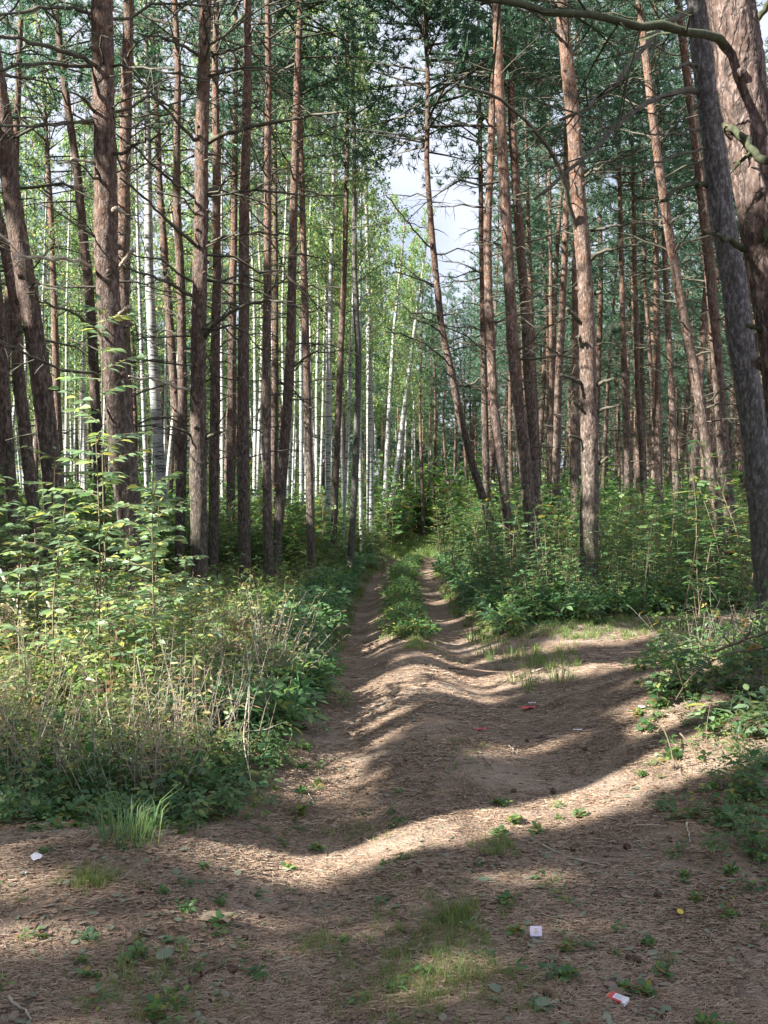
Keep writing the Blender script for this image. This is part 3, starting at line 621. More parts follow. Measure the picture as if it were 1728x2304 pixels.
T([(1276,300),(1273,495),(1270,600),(1262,756),(1255,912),(1252,1043)], 17, 22, 'slim yellow-orange sunlit pine left behind the stout pine, gently curved', lit=[(480,1000)], nknob=4)
T([(1296,450),(1294,600),(1294,1016),(1294,1080)], 17, 24, 'shaded pine trunk seen just left of the stout orange pine', nknob=6)
T([(1236,350),(1239,600),(1241,900),(1241,1000)], 10, 30, 'very thin orange pine farther back, right of the verge cluster', lit=[(600,850)], nknob=3)
T([(1437,0),(1453,130),(1468,260),(1489,417),(1505,521),(1526,650),(1541,730),(1567,860),(1588,990),(1609,1121),(1616,1180)], 23, 17, 'sinuous orange pine leaning left, between the stout pine and the grey trunk', lit=[(100,620)], seg=16, nknob=10, brlen=1.8)
T([(1550,200),(1575,400),(1596,600),(1609,756),(1622,912),(1627,1016),(1642,1150)], 27, 17.5, 'pinkish pine close left of the slanting grey trunk near the right edge', lit=[(500,860)], nknob=10)
T([(1394,380),(1398,600),(1405,850),(1413,1095)], 13, 26, 'thin pine with short stubs, first of the slender ones right of the stout pine', nknob=10, lit=[(1050,1090)])
T([(1424,380),(1429,626),(1434,860),(1447,1069)], 12, 27, 'thin straight pine, second of the slender ones right of the stout pine', nknob=8)
T([(1445,400),(1452,650),(1475,965),(1482,1050)], 9, 31, 'thinnest of the slender pines right of the stout pine, orange in the sun', lit=[(700,900)], nknob=3)
T([(1490,420),(1499,652),(1507,808),(1515,965),(1520,1060)], 14, 24, 'slender pine just left of where the sinuous orange pine leans', nknob=8)
T([(1570,0),(1579,113),(1592,204),(1604,294),(1613,385),(1626,498),(1652,640),(1672,808),(1697,965),(1713,1121),(1723,1251)], 60, 9.2, 'slanting trunk with grey scaly bark in shade, close beside the biggest pine', barkm=M_grey, seg=30, ring=.04, amp=.10, H=16, nknob=6, z_dead=6.5, brlen=1.2, crown=True,
  brs=[([(1577,208),(1530,200),(1489,208),(1440,240),(1385,281),(1340,325),(1307,365),(1250,410),(1203,448)], 13, 6, 1.6, M_branch), ([(1566,16),(1520,32),(1479,63),(1440,115),(1385,198),(1350,225),(1317,240),(1260,270)], 13, 6, 1.6, M_branch),
       ([(1590,417),(1560,413),(1520,425),(1489,452)], 13, 8, .5, M_moss), ([(1577,152),(1550,142),(1520,155)], 10, 5, .3, M_branch), ([(1585,285),(1520,300),(1450,300)], 7, 4, .8, M_branch), ([(1600,330),(1520,350),(1430,375),(1340,385)], 6, 3, .9, M_branch), ([(1578,222),(1555,255),(1543,262)], 10, 5, .3, M_branch)])
T([(1645,20),(1660,113),(1668,200),(1690,320),(1706,430),(1724,530),(1744,640),(1764,780),(1782,920),(1800,1050)], 117, 6.85, 'biggest trunk, rough flaky pinkish pine bark filling the upper right corner', barkm=M_bigpine, seg=72, ring=.016, amp=.12, H=17, nknob=3, z_dead=6.2, brlen=1.4,
  lit=[(100,160),(300,420)],
  brs=[([(1640,118),(1610,98),(1560,72),(1500,60),(1411,47),(1330,38),(1255,27),(1150,8),(1088,-4),(1000,-14)], 22, 9, 1.7, M_moss), ([(1680,85),(1695,55),(1728,12),(1760,-30)], 16, 11, .2, M_moss),
       ([(1632,281),(1655,295),(1690,330),(1712,350),(1760,385)], 15, 17, .6, M_moss), ([(1676,562),(1650,548),(1615,530),(1583,521)], 15, 7, .5, M_moss), ([(1712,462),(1708,490),(1716,520),(1730,540)], 9, 14, .2, M_moss), ([(1715,745),(1700,735),(1682,732)], 15, 9, .2, M_moss)])
BK = dict(barkm=M_birch, name='birch_tree', cat='birch', kind='birch', nknob=0, amp=.06)
T([(331,250),(333,365),(335,600),(342,756),(350,912),(360,1050)], 23, 24, 'stoutest white birch, standing bright between the thick pine and the slim dark pine', lit=[(300,900)], **BK)
T([(306,380),(312,600),(322,900),(328,1040)], 9, 27, 'slender white birch just left of the stoutest birch', lit=[(600,900)], **BK)
T([(752,350),(745,600),(740,860),(737,1120)], 12, 26, 'white birch touching the left side of the thin orange pine', lit=[(400,1000)], **BK)
T([(722,400),(731,600),(738,760),(744,900),(738,1100)], 8, 29, 'thin birch that bends behind the white birch beside the thin orange pine', lit=[(500,900)], **BK)
T([(822,350),(828,600),(831,860),(833,1095)], 13, 35, 'brightest white birch by the track, right of the crooked dark-barked tree', lit=[(480,1050)], **BK)
T([(812,500),(810,756),(810,1000),(812,1170)], 7, 31, 'birch with heavily blotched bark close behind the crooked dark-barked tree', **BK)
T([(678,300),(677,600),(678,1095)], 8, 29, 'thin white birch showing behind the bent pine left of the track', lit=[(400,900)], **BK)
T([(800,500),(791,756),(783,950),(776,1120)], 6, 28, 'narrow birch slanting between the orange pine and the crooked dark-barked tree', lit=[(700,1000)], **BK)
T([(905,560),(885,756),(875,940),(872,1000),(868,1080)], 7, 44, 'thin white birch leaning right beside the track, the left one of two', H=15, lit=[(700,950)], **BK)
T([(952,600),(934,730),(905,960),(895,1043),(882,1120)], 7, 46, 'thin white birch leaning far right over the end of the track', H=15, lit=[(650,1050)], **BK)
T([(790,0),(797,300),(797,600),(807,808),(802,1016),(792,1199)], 14, 23, 'crooked tree with blackish mossy bark left of the track', barkm=M_dark, name='aspen_tree', cat='tree', kind='birch', nknob=4, amp=.1)
rb = random.Random(5)
for x, w_ in [(187, 8), (236, 7), (431, 7), (500, 9), (575, 9), (638, 8), (655, 7), (700, 6), (712, 8), (768, 6), (690, 7), (615, 5), (372, 6), (150, 8), (100, 7), (727, 6), (664, 5)]:
    T([(x + rb.uniform(-12, 12), 450), (x + rb.uniform(-5, 5), 700), (x, 900), (x + rb.uniform(-6, 6), 1090)], w_ * .8, rb.uniform(27, 36), 'slender white birch in the grove behind the pines left of the track', group='slender birches in the grove', lit=[(500, 1000)], **BK)

# trees beside and behind the camera that shade the foreground
ro = random.Random(3); offp = [(-6.0, 2.2), (-7.2, 6.3), (-11, 1.7), (-9.0, 2.9), (-5.2, -1.6), (-8.2, 9.0)]
for k in range(1600):
    X, Y = ro.uniform(-34, -4), ro.uniform(-15, 18)
    if X > -.40 * max(Y, 0) - 4.5 or len(offp) > 104: continue
    if all((X - a) ** 2 + (Y - b) ** 2 > 2.05 ** 2 for a, b in offp): offp.append((X, Y))
def off_tree(X, Y, i):
    rs = np.random.default_rng(900 + i); H = rs.uniform(15, 19); root = empty(PN, on(X, Y), 0, 'pine outside the picture to the left', 'pine', 'pines outside the picture')
    P = np.stack([np.linspace(0, rs.normal(0, .4), 14), np.linspace(0, rs.normal(0, .4), 14), np.linspace(-.1, H, 14)], 1); base = on(X, Y)
    p_at = lambda z: np.array([np.interp(z, P[:, 2], P[:, 0]), np.interp(z, P[:, 2], P[:, 1]), z]); rf = taper(H, .14)
    g = G(); tube(g, P, [rf(z) for z in P[:, 2]], 8); 
    if True: link('trunk', g.mesh('trunk', M_pine), root)
    gb = G()
    for q in dead_branches(rs, rf, p_at, 3.5, H * .5, 1.6, .9, 3, 2): gb.merge(q)
    link('limbs', gb.mesh('limbs', M_branch), root)
    c, cw = pine_crown(rs, p_at, H * .42, H, 2.1, 50, TF_BIG, 17, base, carve=True); link('crown', c.mesh('crown', M_needle), root)
for i, (X, Y) in enumerate(offp): off_tree(X, Y, i)
grow_crowns()

# ------------------------------------------------------------------ the forest behind
def make_back(kind, i, label, group, name, cat):
    rs = np.random.default_rng(300 + i + (50 if kind == 'birch' else 0)); H = rs.uniform(15, 19.5)
    root = empty(name, (0, 0, 0), 0, label, cat, group)
    b = rs.normal(0, .35, 2); P = spline([[0, 0, -.2], [b[0], b[1], H * .45], [b[0] * .3 + rs.normal(0, .3), rs.normal(0, .3), H]], 16)
    p_at = lambda z: np.array([np.interp(z, P[:, 2], P[:, 0]), np.interp(z, P[:, 2], P[:, 1]), z])
    rf = taper(H, rs.uniform(.085, .13) if kind == 'pine' else rs.uniform(.06, .10)); g = G(); tube(g, P, [rf(z) for z in P[:, 2]], 9, rough=.12, rs=rs)
    if kind == 'pine': knobs(g, rs, p_at, rf, 2, 9, 8)
    link('trunk', g.mesh('trunk', M_pine if kind == 'pine' else M_birch), root)
    if kind == 'pine':
        c, cw = pine_crown(rs, p_at, H * rs.uniform(.42, .55), H, 1.75, 46, TF_MID, 15, size=1.25)
        for q in dead_branches(rs, rf, p_at, 2.2, H * .55, 1.7, .5, 3, 4): cw.merge(q)
        link('crown', c.mesh('crown', M_needle), root)
    else:
        c, cw = birch_crown(rs, p_at, H * .36, H, 1.8, 40, lsize=.10, dens=.9); link('crown', c.mesh('crown', M_birchleaf), root)
    link('limbs', cw.mesh('limbs', M_branch if kind == 'pine' else M_dark), root)
    return root
rf_ = random.Random(21); placed = [(r.location.x, r.location.y) for (r, *_x) in TREES]
protoP = [None] * 7; protoB = [None] * 5
cnt = [0, 0]
def put_back(kind, X, Y):
    protos = protoP if kind == 'pine' else protoB; i = rf_.randrange(len(protos)); side = 'left' if X < pathc(Y) else 'right'
    lab = {'pine': 'slender pine standing far back among many alike to the %s of the track' % side, 'birch': 'far birch with pale trunk among the others to the %s of the track' % side}[kind]
    grp = {'pine': 'distant pines %s of the track' % side, 'birch': 'distant birches %s of the track' % side}[kind]
    if protos[i] is None: o = protos[i] = make_back(kind, i, lab, grp, 'pine_tree' if kind == 'pine' else 'birch_tree', 'pine' if kind == 'pine' else 'birch')
    else: o = copy_tree(protos[i])
    o['label'] = lab; o['group'] = grp
    o.location = tuple(on(X, Y)); o.rotation_euler = (rf_.gauss(0, .02), rf_.gauss(0, .025), rf_.uniform(0, 6.28)); s = rf_.uniform(.82, 1.12); o.scale = (s, s, s * rf_.uniform(.92, 1.06))
for k in range(9000):
    Y = 22 + 66 * rf_.random(); X = rf_.uniform(-.43, .43) * Y; d = X - pathc(Y)
    if sum(cnt) > 330: break
    if Y < 58 and abs(d) < 2.0 + (.9 if d > 0 else .0): continue
    ix = X / Y * F + CX
    if 985 < ix < 1105 and Y < 60: continue
    if Y < 27 and (ix < 820 or 1040 < ix): 
        if rf_.random() < .6: continue
    if X < pathc(Y) and Y < 46:
        zz = np.arange(7, 17, 1.2); q = shadow(np.stack([np.full_like(zz, X), np.full_like(zz, Y), zz], 1)); pa, pb = np.array([.7, 29.]), np.array([1.7, 43.]); tt = np.clip(((q - pa) @ (pb - pa)) / ((pb - pa) @ (pb - pa)), 0, 1)
        if np.min(np.linalg.norm(q - pa - tt[:, None] * (pb - pa), axis=1)) < 1.3 and rf_.random() < .9: continue
    sp = 1.7 + Y * .008
    if any((X - a) ** 2 + (Y - b) ** 2 < sp * sp for a, b in placed): continue
    placed.append((X, Y))
    kind = 'birch' if (ix < 900 and rf_.random() < (.62 if Y > 30 else .3)) else 'pine'
    if cnt[0 if kind == 'pine' else 1] >= (225 if kind == 'pine' else 120): continue
    cnt[0 if kind == 'pine' else 1] += 1; put_back(kind, X, Y)

for (ix, Y) in [(905, 61), (938, 64), (968, 68), (890, 66), (925, 73), (955, 78), (872, 58), (984, 83)]:
    if cnt[1] < 140: put_back('birch', (ix - CX) / F * Y, Y)
def far_wood():
    rs = np.random.default_rng(77); g = G(); n = 420
    Y = rs.uniform(88, 150, n); X = rs.uniform(-.47, .47, n) * Y
    for i in range(n):
        z = float(hgt(X[i], Y[i])); H = rs.uniform(13, 18) if abs(X[i] - .06 * Y[i]) > .035 * Y[i] else rs.uniform(9, 12)
        tube(g, [[X[i], Y[i], z - .3], [X[i] + rs.normal(0, .3), Y[i], z + H * .9]], [.13, .05], 5, 0, rs.random() , cap=False)
        m = 130; t = rs.random(m); rr = 1.9 * (1 - t * .8) * rs.random(m) ** .5; a = rs.uniform(0, 6.28, m)
        P = np.stack([X[i] + rr * np.cos(a), Y[i] + rr * np.sin(a), z + H * (.42 + .58 * t)], 1)
        o = G(); o.inst(TF_BIG[i % 3], P, frames(rs.normal(0, 1, (m, 3)) + [0, 0, .5]), rs.uniform(1.2, 2.0, m), rs.random(m)); V, L, T_, M, A = o.arr(); o.M = [np.full(len(T_), 1)]; g.merge(o)
    tag(link('distant_wood', g.mesh('distant_wood', [M_pine, M_needle])), kind='stuff')
far_wood()

# ------------------------------------------------------------------ undergrowth
rs = np.random.default_rng(40)
def variants(n, *a, **k): return [plant(rs, *a, **k) for _ in range(n)]
V_rasp = [plant(rs, rs.uniform(.55, .9), 2, 7, .07, TRI if i % 2 else PEN, 1.0, 1, .0035, .16, .06, .25, .25, .45) for i in range(8)]
V_herb = [plant(rs, rs.uniform(.18, .34), 3, 6, .03, LEAF, .065, 1, .002, .25, .10, .1, .2, .4) for i in range(6)]
V_trifo = [plant(rs, rs.uniform(.16, .30), 4, 2, .03, TRI, 1.15, 1, .002, .3, .10, .5, .2, .35) for i in range(5)]
V_low = [plant(rs, rs.uniform(.05, .10), 4, 4, .03, ROUND if i % 2 else LEAF, .055, 1, .0015, .5, .09, .1, .1, .35) for i in range(5)]
V_rowan = [plant(rs, rs.uniform(1.2, 1.9), 1, 16, .05, PIN, 1.0, 1, .007, .10, .05, .25, .25, .4) for i in range(5)]
V_maple = [plant(rs, rs.uniform(1.0, 1.8), 2, 9, .28, LOBED, .105, 3, .007, .12, .12, .2, .25, .35) for i in range(5)]
V_hazel = [plant(rs, rs.uniform(1.3, 2.2), 3, 13, .42, LEAF, .085, 6, .008, .14, .15, .15, .2, .4) for i in range(6)]
V_far = [plant(rs, rs.uniform(1.2, 2.2), 3, 10, .5, DIA_W, .12, 8, .008, .18, .3, .08, .2, .8) for i in range(6)]
V_dry = [plant(rs, rs.uniform(.4, .9), 3, 5, .12, LEAFN, .05, 1, .0028, .25, .15, .3, .3, .8) for i in range(4)]
BO = {id(v): both(v) for vs in (V_rasp, V_herb, V_trifo, V_low, V_rowan, V_maple, V_hazel, V_far, V_dry) for v in vs}
def blades(n, h, wd, spread, seed):
    r_ = np.random.default_rng(seed); g = G(); V, Q, T3 = [], [], []
    for i in range(n):
        a = r_.uniform(0, 6.28); b = np.array([math.cos(a), math.sin(a), 0]) * spread * r_.random() ** .7; hh = h * r_.uniform(.4, 1.1); ln = np.array([math.cos(a + r_.normal(0, .8)), math.sin(a + r_.normal(0, .8)), 0]) * hh * r_.uniform(.2, .9)
        s = np.array([-ln[1], ln[0], 0]); s = s / max(np.linalg.norm(s), 1e-6) * wd / 2; k = len(V); m_ = b + ln * .3 + [0, 0, hh * .62]
        V += [b - s, b + s, m_ - s * .8, m_ + s * .8, b + ln + [0, 0, hh * r_.uniform(.7, .95)]]; Q.append((k, k + 1, k + 3, k + 2)); T3.append((k + 2, k + 3, k + 4))
    g.add(V, [Q, T3], r_.random(n)); return g
GR_FINE = [blades(16, .13, .0035, .05, s) for s in range(5)]; GR_MID = [blades(14, .16, .008, .07, 10 + s) for s in range(4)]

def scatter(g, vs, X, Y, s0=.8, s1=1.2, tilt=.08, dz=0.0):
    n = len(X); 
    if not n: return
    Z = hgt(X, Y) + dz; k = rs.integers(0, len(vs), n); az = rs.uniform(0, 6.28, n); t = rs.normal(0, tilt, (n, 2))
    D = np.stack([np.cos(az), np.sin(az), t[:, 0]], 1); up = np.stack([t[:, 1], t[:, 0] * 0, np.ones(n)], 1); Rm = frames(D, up); S = rs.uniform(s0, s1, n); A = rs.random(n) * .25 - .12
    for i, v in enumerate(vs):
        q = k == i
        if q.any(): 
            o = BO.get(id(v), v); V, L, T_, M, AA = o.arr(); m = int(q.sum())
            W = np.einsum('nij,vj->nvi', Rm[q], V) * S[q][:, None, None] + np.stack([X[q], Y[q], Z[q]], 1)[:, None]
            g.V.append(W.reshape(-1, 3)); g.L.append((L[None] + g.n + (np.arange(m) * len(V))[:, None]).ravel()); g.T.append(np.tile(T_, m)); g.M.append(np.tile(M, m))
            g.A.append(np.clip(AA[None] * .98 + A[q][:, None], 0, 1).ravel()); g.n += m * len(V)
def rand_in(n, x0, x1, y0, y1, keep): 
    X, Y = rs.uniform(x0, x1, n), rs.uniform(y0, y1, n); k = keep(X, Y) & (np.abs(X) < .40 * Y + 1.2); return X[k], Y[k]
cl = lambda X, Y: ~open_ground(X, Y)
def edge(X, Y, m):                      # at least m metres inside the undergrowth
    k = cl(X, Y)
    for dx, dy in ((m, 0), (-m, 0), (0, m), (0, -m)): k &= cl(X + dx, Y + dy)
    return k
patch = lambda X, Y, s, lo, seed: vnoise(X * s, Y * s, seed) > lo
def stuff(name, g, mats): tag(link(name, g.mesh(name, mats)), kind='stuff')

# left bramble thicket
g = G(); X, Y = rand_in(2000, -7, -.6, 5.9, 13.5, lambda X, Y: edge(X, Y, .22) & (X < .2) & patch(X, Y, 1.7, .22, 41)); q = (Y > 7.2) & (X < -1.3); scatter(g, V_rasp, X[q], Y[q], .45, .95, .2); scatter(g, V_rasp, X[~q], Y[~q], .35, .7, .25)
X, Y = rand_in(1100, -9, -.6, 13, 22, lambda X, Y: edge(X, Y, .2) & (X < .3)); scatter(g, V_rasp, X, Y, .4, .8, .2)
stuff('bramble_thicket', g, [M_rasp, M_stem])
g = G(); X, Y = rand_in(1900, -6, -.7, 5.6, 12, lambda X, Y: edge(X, Y, .25) & (X < .2) & patch(X, Y, 1.1, .35, 9)); scatter(g, V_dry, X, Y, .6, 1.1, .25)
stuff('dry_weeds', g, [M_dryleaf, M_pale])
# low herbs along both verges and under the thicket
g = G(); X, Y = rand_in(9000, -8, 7, 4.6, 14, lambda X, Y: cl(X, Y) & patch(X, Y, 1.6, .36, 4) & ((X > 0) | (Y < 6.6) | (X > -1.5) | (rs.random(len(X)) < .4))); k = rs.random(len(X)) < .3
scatter(g, V_herb, X[k], Y[k], .4, .8, .2); scatter(g, V_low, X[~k], Y[~k], .5, 1.0, .2); 
X, Y = rand_in(1700, -5, -.5, 4.9, 7.4, lambda X, Y: cl(X, Y) & (X < -.5)); scatter(g, V_trifo, X[::3], Y[::3], .45, .85, .25); scatter(g, V_rasp, X[2::9], Y[2::9], .3, .6, .3); scatter(g, GR_MID, X[1::4], Y[1::4], .5, 1.1, .2); scatter(g, V_low, X[1::2], Y[1::2], .6, 1.1, .2)
X, Y = rand_in(1500, -1.6, -.6, 7, 16, lambda X, Y: cl(X, Y)); scatter(g, V_trifo, X, Y, .6, 1.3, .25)
X, Y = rand_in(9000, -1.3, 9, 10, 32, lambda X, Y: cl(X, Y) & (X > -2.2)); scatter(g, V_trifo, X, Y, .9, 1.5, .15)
stuff('ground_cover', g, [M_cool, M_stem])
g = G(); X, Y = rand_in(9000, -4, 8, 4.2, 20, lambda X, Y: open_ground(X, Y) & ~edge(X + 0, Y, -.0)); near = np.zeros(len(X), bool)
for dx, dy in ((.28, 0), (-.28, 0), (0, .28), (0, -.28), (.14, .14), (-.14, -.14)): near |= cl(X + dx, Y + dy)
k = near & (rs.random(len(X)) < .8); X, Y = X[k], Y[k]; k = rs.random(len(X)); scatter(g, V_low, X[k < .35], Y[k < .35], .3, .8, .25); scatter(g, V_herb, X[(k > .35) & (k < .6)], Y[(k > .35) & (k < .6)], .2, .5, .25); scatter(g, V_trifo, X[(k > .6) & (k < .75)], Y[(k > .6) & (k < .75)], .3, .6, .25)
stuff('verge_seedlings', g, [M_leaf, M_stem])
# right hand green bank of seedlings
g = G(); X, Y = rand_in(5200, .8, 9.5, 12.8, 26, lambda X, Y: edge(X, Y, .25) & (X > pathc(Y))); k = rs.random(len(X)); 
scatter(g, V_rasp, X[k < .38], Y[k < .38], .6, 1.1, .1); scatter(g, V_maple, X[k > .86], Y[k > .86], .45, .85, .08); scatter(g, V_rowan, X[(k > .74) & (k < .80)], Y[(k > .74) & (k < .80)], .5, .9, .08)
stuff('seedling_bank', g, [M_cool, M_stem])
# deeper undergrowth under the trees
g = G(); X, Y = rand_in(3600, -14, 16, 17, 42, lambda X, Y: edge(X, Y, .6) & ((X < pathc(Y)) | (Y > 22)) & ((Y > 21) | (X < -4.5))); k = rs.random(len(X)) < .55; scatter(g, V_far, X[k], Y[k], .55, 1.05, .1); scatter(g, V_hazel, X[~k][:700], Y[~k][:700], .6, 1.1, .1)
X, Y = rand_in(4200, -36, 36, 40, 90, lambda X, Y: edge(X, Y, .4) | (Y > 62)); scatter(g, V_far, X, Y, .8, 1.6, .1)
X, Y = rand_in(420, 1.2, 14, 15.5, 30, lambda X, Y: edge(X, Y, .7) & (X > pathc(Y) + .8)); scatter(g, V_hazel, X, Y, .6, 1.2, .1)
X, Y = rand_in(560, -3.6, .2, 21, 36, lambda X, Y: edge(X, Y, .2) & (X < pathc(Y) - 1.25)); scatter(g, V_hazel, X, Y, .35, .75, .1)
X, Y = rand_in(480, -12, -1, 15, 34, lambda X, Y: edge(X, Y, .9) & (X < pathc(Y) - 1.6) & ((Y > 21) | (X < -4.5))); scatter(g, V_hazel, X, Y, .7, 1.25, .1)
X, Y = rand_in(900, -24, 30, 56, 92, lambda X, Y: Y > 60); scatter(g, V_far, X, Y, 1.4, 2.6, .1)
stuff('undergrowth', g, [M_leaf, M_stem])
# grass: middle strip, verge, foreground tufts
g = G()
def grass_px(n, x0, x1, y0, y1, vs, s0, s1, gauss=True):
    q = []
    for _ in range(n):
        x = rs.normal((x0 + x1) / 2, (x1 - x0) / 4) if gauss else rs.uniform(x0, x1); y = rs.normal((y0 + y1) / 2, (y1 - y0) / 4) if gauss else rs.uniform(y0, y1)
        if y > HY + 60: q.append(gpx(x, y))
    q = np.array(q); scatter(g, vs, q[:, 0], q[:, 1], s0, s1, .15)
grass_px(520, 740, 1200, 2030, 2345, GR_FINE, .12, .50); grass_px(90, 930, 1100, 2040, 2150, GR_FINE, .15, .5); grass_px(40, 1070, 1170, 1890, 1930, GR_FINE, .3, .55)
grass_px(150, 120, 560, 2120, 2345, GR_FINE, .15, .5); grass_px(60, 120, 300, 1950, 2010, GR_FINE, .3, .5); grass_px(420, 1150, 1600, 1392, 1440, GR_MID, .25, .75, False); grass_px(60, 1180, 1320, 1450, 1510, GR_MID, .3, .7); grass_px(30, 1000, 1100, 1660, 1740, GR_FINE, .2, .4, False)
grass_px(50, 700, 900, 1850, 1900, GR_FINE, .2, .35); grass_px(30, 640, 780, 2110, 2150, GR_FINE, .3, .5); grass_px(25, 1000, 1060, 2050, 2080, GR_FINE, .4, .7)
Y = rs.uniform(11.5, 45, 3600); X = pathc(Y) - .03 + rs.normal(0, .15, 3600) ; k = (vnoise(X * 1.3, Y * .9, 8) > .3) | (Y > 14.5); scatter(g, GR_MID, X[k], Y[k], .25, .65, .2)
X, Y = rand_in(5000, -2.2, 3.5, 9, 50, lambda X, Y: (np.abs(np.abs(X - pathc(Y)) - 1.15) < .35)); scatter(g, GR_MID, X, Y, .5, 1.2, .15)
Y = rs.uniform(38, 66, 2500); X = pathc(Y) + rs.normal(0, 1.0, 2500); scatter(g, GR_MID, X, Y, 1.0, 2.0, .2)
stuff('grass', g, [M_grass])
g = G(); Y = rs.uniform(12.5, 34, 900); X = pathc(Y) - .02 + rs.normal(0, .13, 900); scatter(g, V_herb, X, Y, .5, .9, .15); scatter(g, V_low, X + .05, Y + .3, .9, 1.6, .1)
X, Y = rand_in(340, -2.8, 2.2, 3, 6.2, lambda X, Y: open_ground(X, Y) & (((X < -.35) & patch(X, Y, 2.5, .45, 6)) | (np.hypot(X - .55, Y - 3.8) < .42) | (X > 1.5) | (patch(X, Y, 3, .66, 12)))); scatter(g, V_low, X, Y, .25, .58, .2)
stuff('track_weeds', g, [M_leaf, M_stem])

# ------------------------------------------------------------------ litter of needles and leaves on the track
g = G(); n = 210000; u = rs.random(n); Y = 2.7 / (1 - u * (1 - 2.7 / 16)); X = rs.uniform(-.42, .42, n) * Y + rs.normal(0, .1, n)
k = open_ground(X, Y) | (rs.random(n) < .25); k &= (vnoise(X * 2.6, Y * 3.4, 31) * .6 + vnoise(X * 7, Y * 11, 32) * .4 > .48) | (rs.random(n) < .15); X, Y = X[k], Y[k]; n = len(X)
a = rs.normal(.15, .75, n); L_ = rs.uniform(.028, .065, n) * np.clip(Y / 6, .8, 1.6); wd = .0009 * np.clip(Y / 3.5, .8, 3.2)
C = np.stack([X, Y, hgt(X, Y) + rs.uniform(.002, .010, n)], 1); d = np.stack([np.cos(a), np.sin(a), rs.normal(0, .10, n)], 1) * (L_ / 2)[:, None]; s = np.stack([-np.sin(a), np.cos(a), rs.normal(0, .5, n)], 1); s = unit(s) * wd[:, None]
V = np.stack([C - d - s, C - d + s, C + d + s, C + d - s], 1).reshape(-1, 3); g.add(V, [np.arange(4 * n).reshape(-1, 4)], rs.random(n))
stuff('pine_needle_litter', g, [M_straw])
g = G(); n = 8500; u = rs.random(n); Y = 2.7 / (1 - u * (1 - 2.7 / 15)); X = rs.uniform(-.42, .42, n) * Y
k = (rs.random(n) < .30) | ((np.hypot((X - .75) / .55, (Y - 4.3) / .5) < 1) & (rs.random(n) < .8)) | (vnoise(X * 1.4, Y * 1.4, 17) > .62) | ((X < -.5) & (Y < 5.2)) ; X, Y = X[k], Y[k]; n = len(X)
P = np.stack([X, Y, hgt(X, Y) + .006], 1); az = rs.uniform(0, 6.28, n); D = np.stack([np.cos(az), np.sin(az), rs.normal(0, .12, n)], 1); up = np.stack([rs.normal(0, .22, n), rs.normal(0, .22, n), np.ones(n)], 1)
tn = rs.random(n); h_ = n // 2; g.inst(LEAF, P[:h_], frames(D[:h_], up[:h_]), rs.uniform(.018, .045, h_), tn[:h_]); g.inst(ROUND, P[h_:], frames(D[h_:], up[h_:]), rs.uniform(.016, .042, n - h_), tn[h_:])
stuff('fallen_leaves', g, [M_litter])
g = G(); n = 2600; u = rs.random(n); Y = 2.7 / (1 - u * (1 - 2.7 / 12)); X = rs.uniform(-.42, .42, n) * Y; a = rs.uniform(0, 6.28, n); L_ = rs.uniform(.008, .045, n)
for x, y, aa, l in zip(X, Y, a, L_):
    z = float(hgt(x, y)) + .004; c, s = math.cos(aa) * l, math.sin(aa) * l; m_ = rs.normal(0, l * .12, 2); r = .0012 + l * .035 if l > .02 else l * .22
    tube(g, [[x - c, y - s, z], [x + m_[0], y + m_[1], z + l * .12], [x + c, y + s, z + l * .05]], [r * .8, r, r * .5], 4)
stuff('bark_crumbs', g, [M_twig])

# ------------------------------------------------------------------ single plants
def place_plant(v, name, cat, label, loc, rz, s, fmat, smat=M_stem, group=None, cache={}):
    key = (id(v), fmat.name)
    if key not in cache: cache[key] = (v[0].mesh('stem', smat), v[1].mesh('foliage', fmat))
    r = empty(name, loc, rz, label, cat, group); r.scale = (s, s, s); link('stem', cache[key][0], r); link('foliage', cache[key][1], r); return r
rs2 = np.random.default_rng(8)
big = [plant(rs2, 2.35, 2, 30, .62, LEAF, .082, 13, .009, .04, .18, .10, .35, .55), plant(rs2, 1.9, 3, 22, .58, LEAF, .078, 12, .008, .10, .25, .12, .35, .55), plant(rs2, 1.5, 3, 16, .45, LEAF, .075, 10, .007, .15, .3, .12, .35, .55), plant(rs2, 2.8, 1, 20, .62, LEAF, .082, 11, .008, .03, .05, .3, .35, .5)]
def at(x, Z): return on((x - CX) / F * Z, Z)
for (v, x, Z, s, rz, lab) in [
    (big[0], 345, 7.6, 1.0, 0, 'tallest glossy pale-leaved shrub, in front of the thick pine'), (big[3], 255, 8.0, 1.12, 1.0, 'airy glossy shrub reaching highest against the thick pine trunk'),
    (big[1], 180, 7.9, 1.12, 2, 'wide glossy shrub left of the thick pine foot'), (big[2], 415, 8.4, .8, 3, 'glossy shrub between the thick pine and the reddish pine'),
    (big[1], 90, 8.6, 1.1, 4, 'leafy shrub near the left edge beneath the leaning dark trunks'), (big[2], 480, 10.2, .60, 5.2, 'small glossy shrub at the foot of the reddish pine'),
    (big[2], 270, 8.3, 1.0, 1.9, 'low bushy shrub in front of the others left, whitish shining leaves'), (big[0], 20, 8.4, 1.0, 5, 'tall leafy shrub cut by the left edge')]:
    place_plant(v, 'shrub', 'shrub', lab, at(x, Z), rz, s, M_shrubleaf)
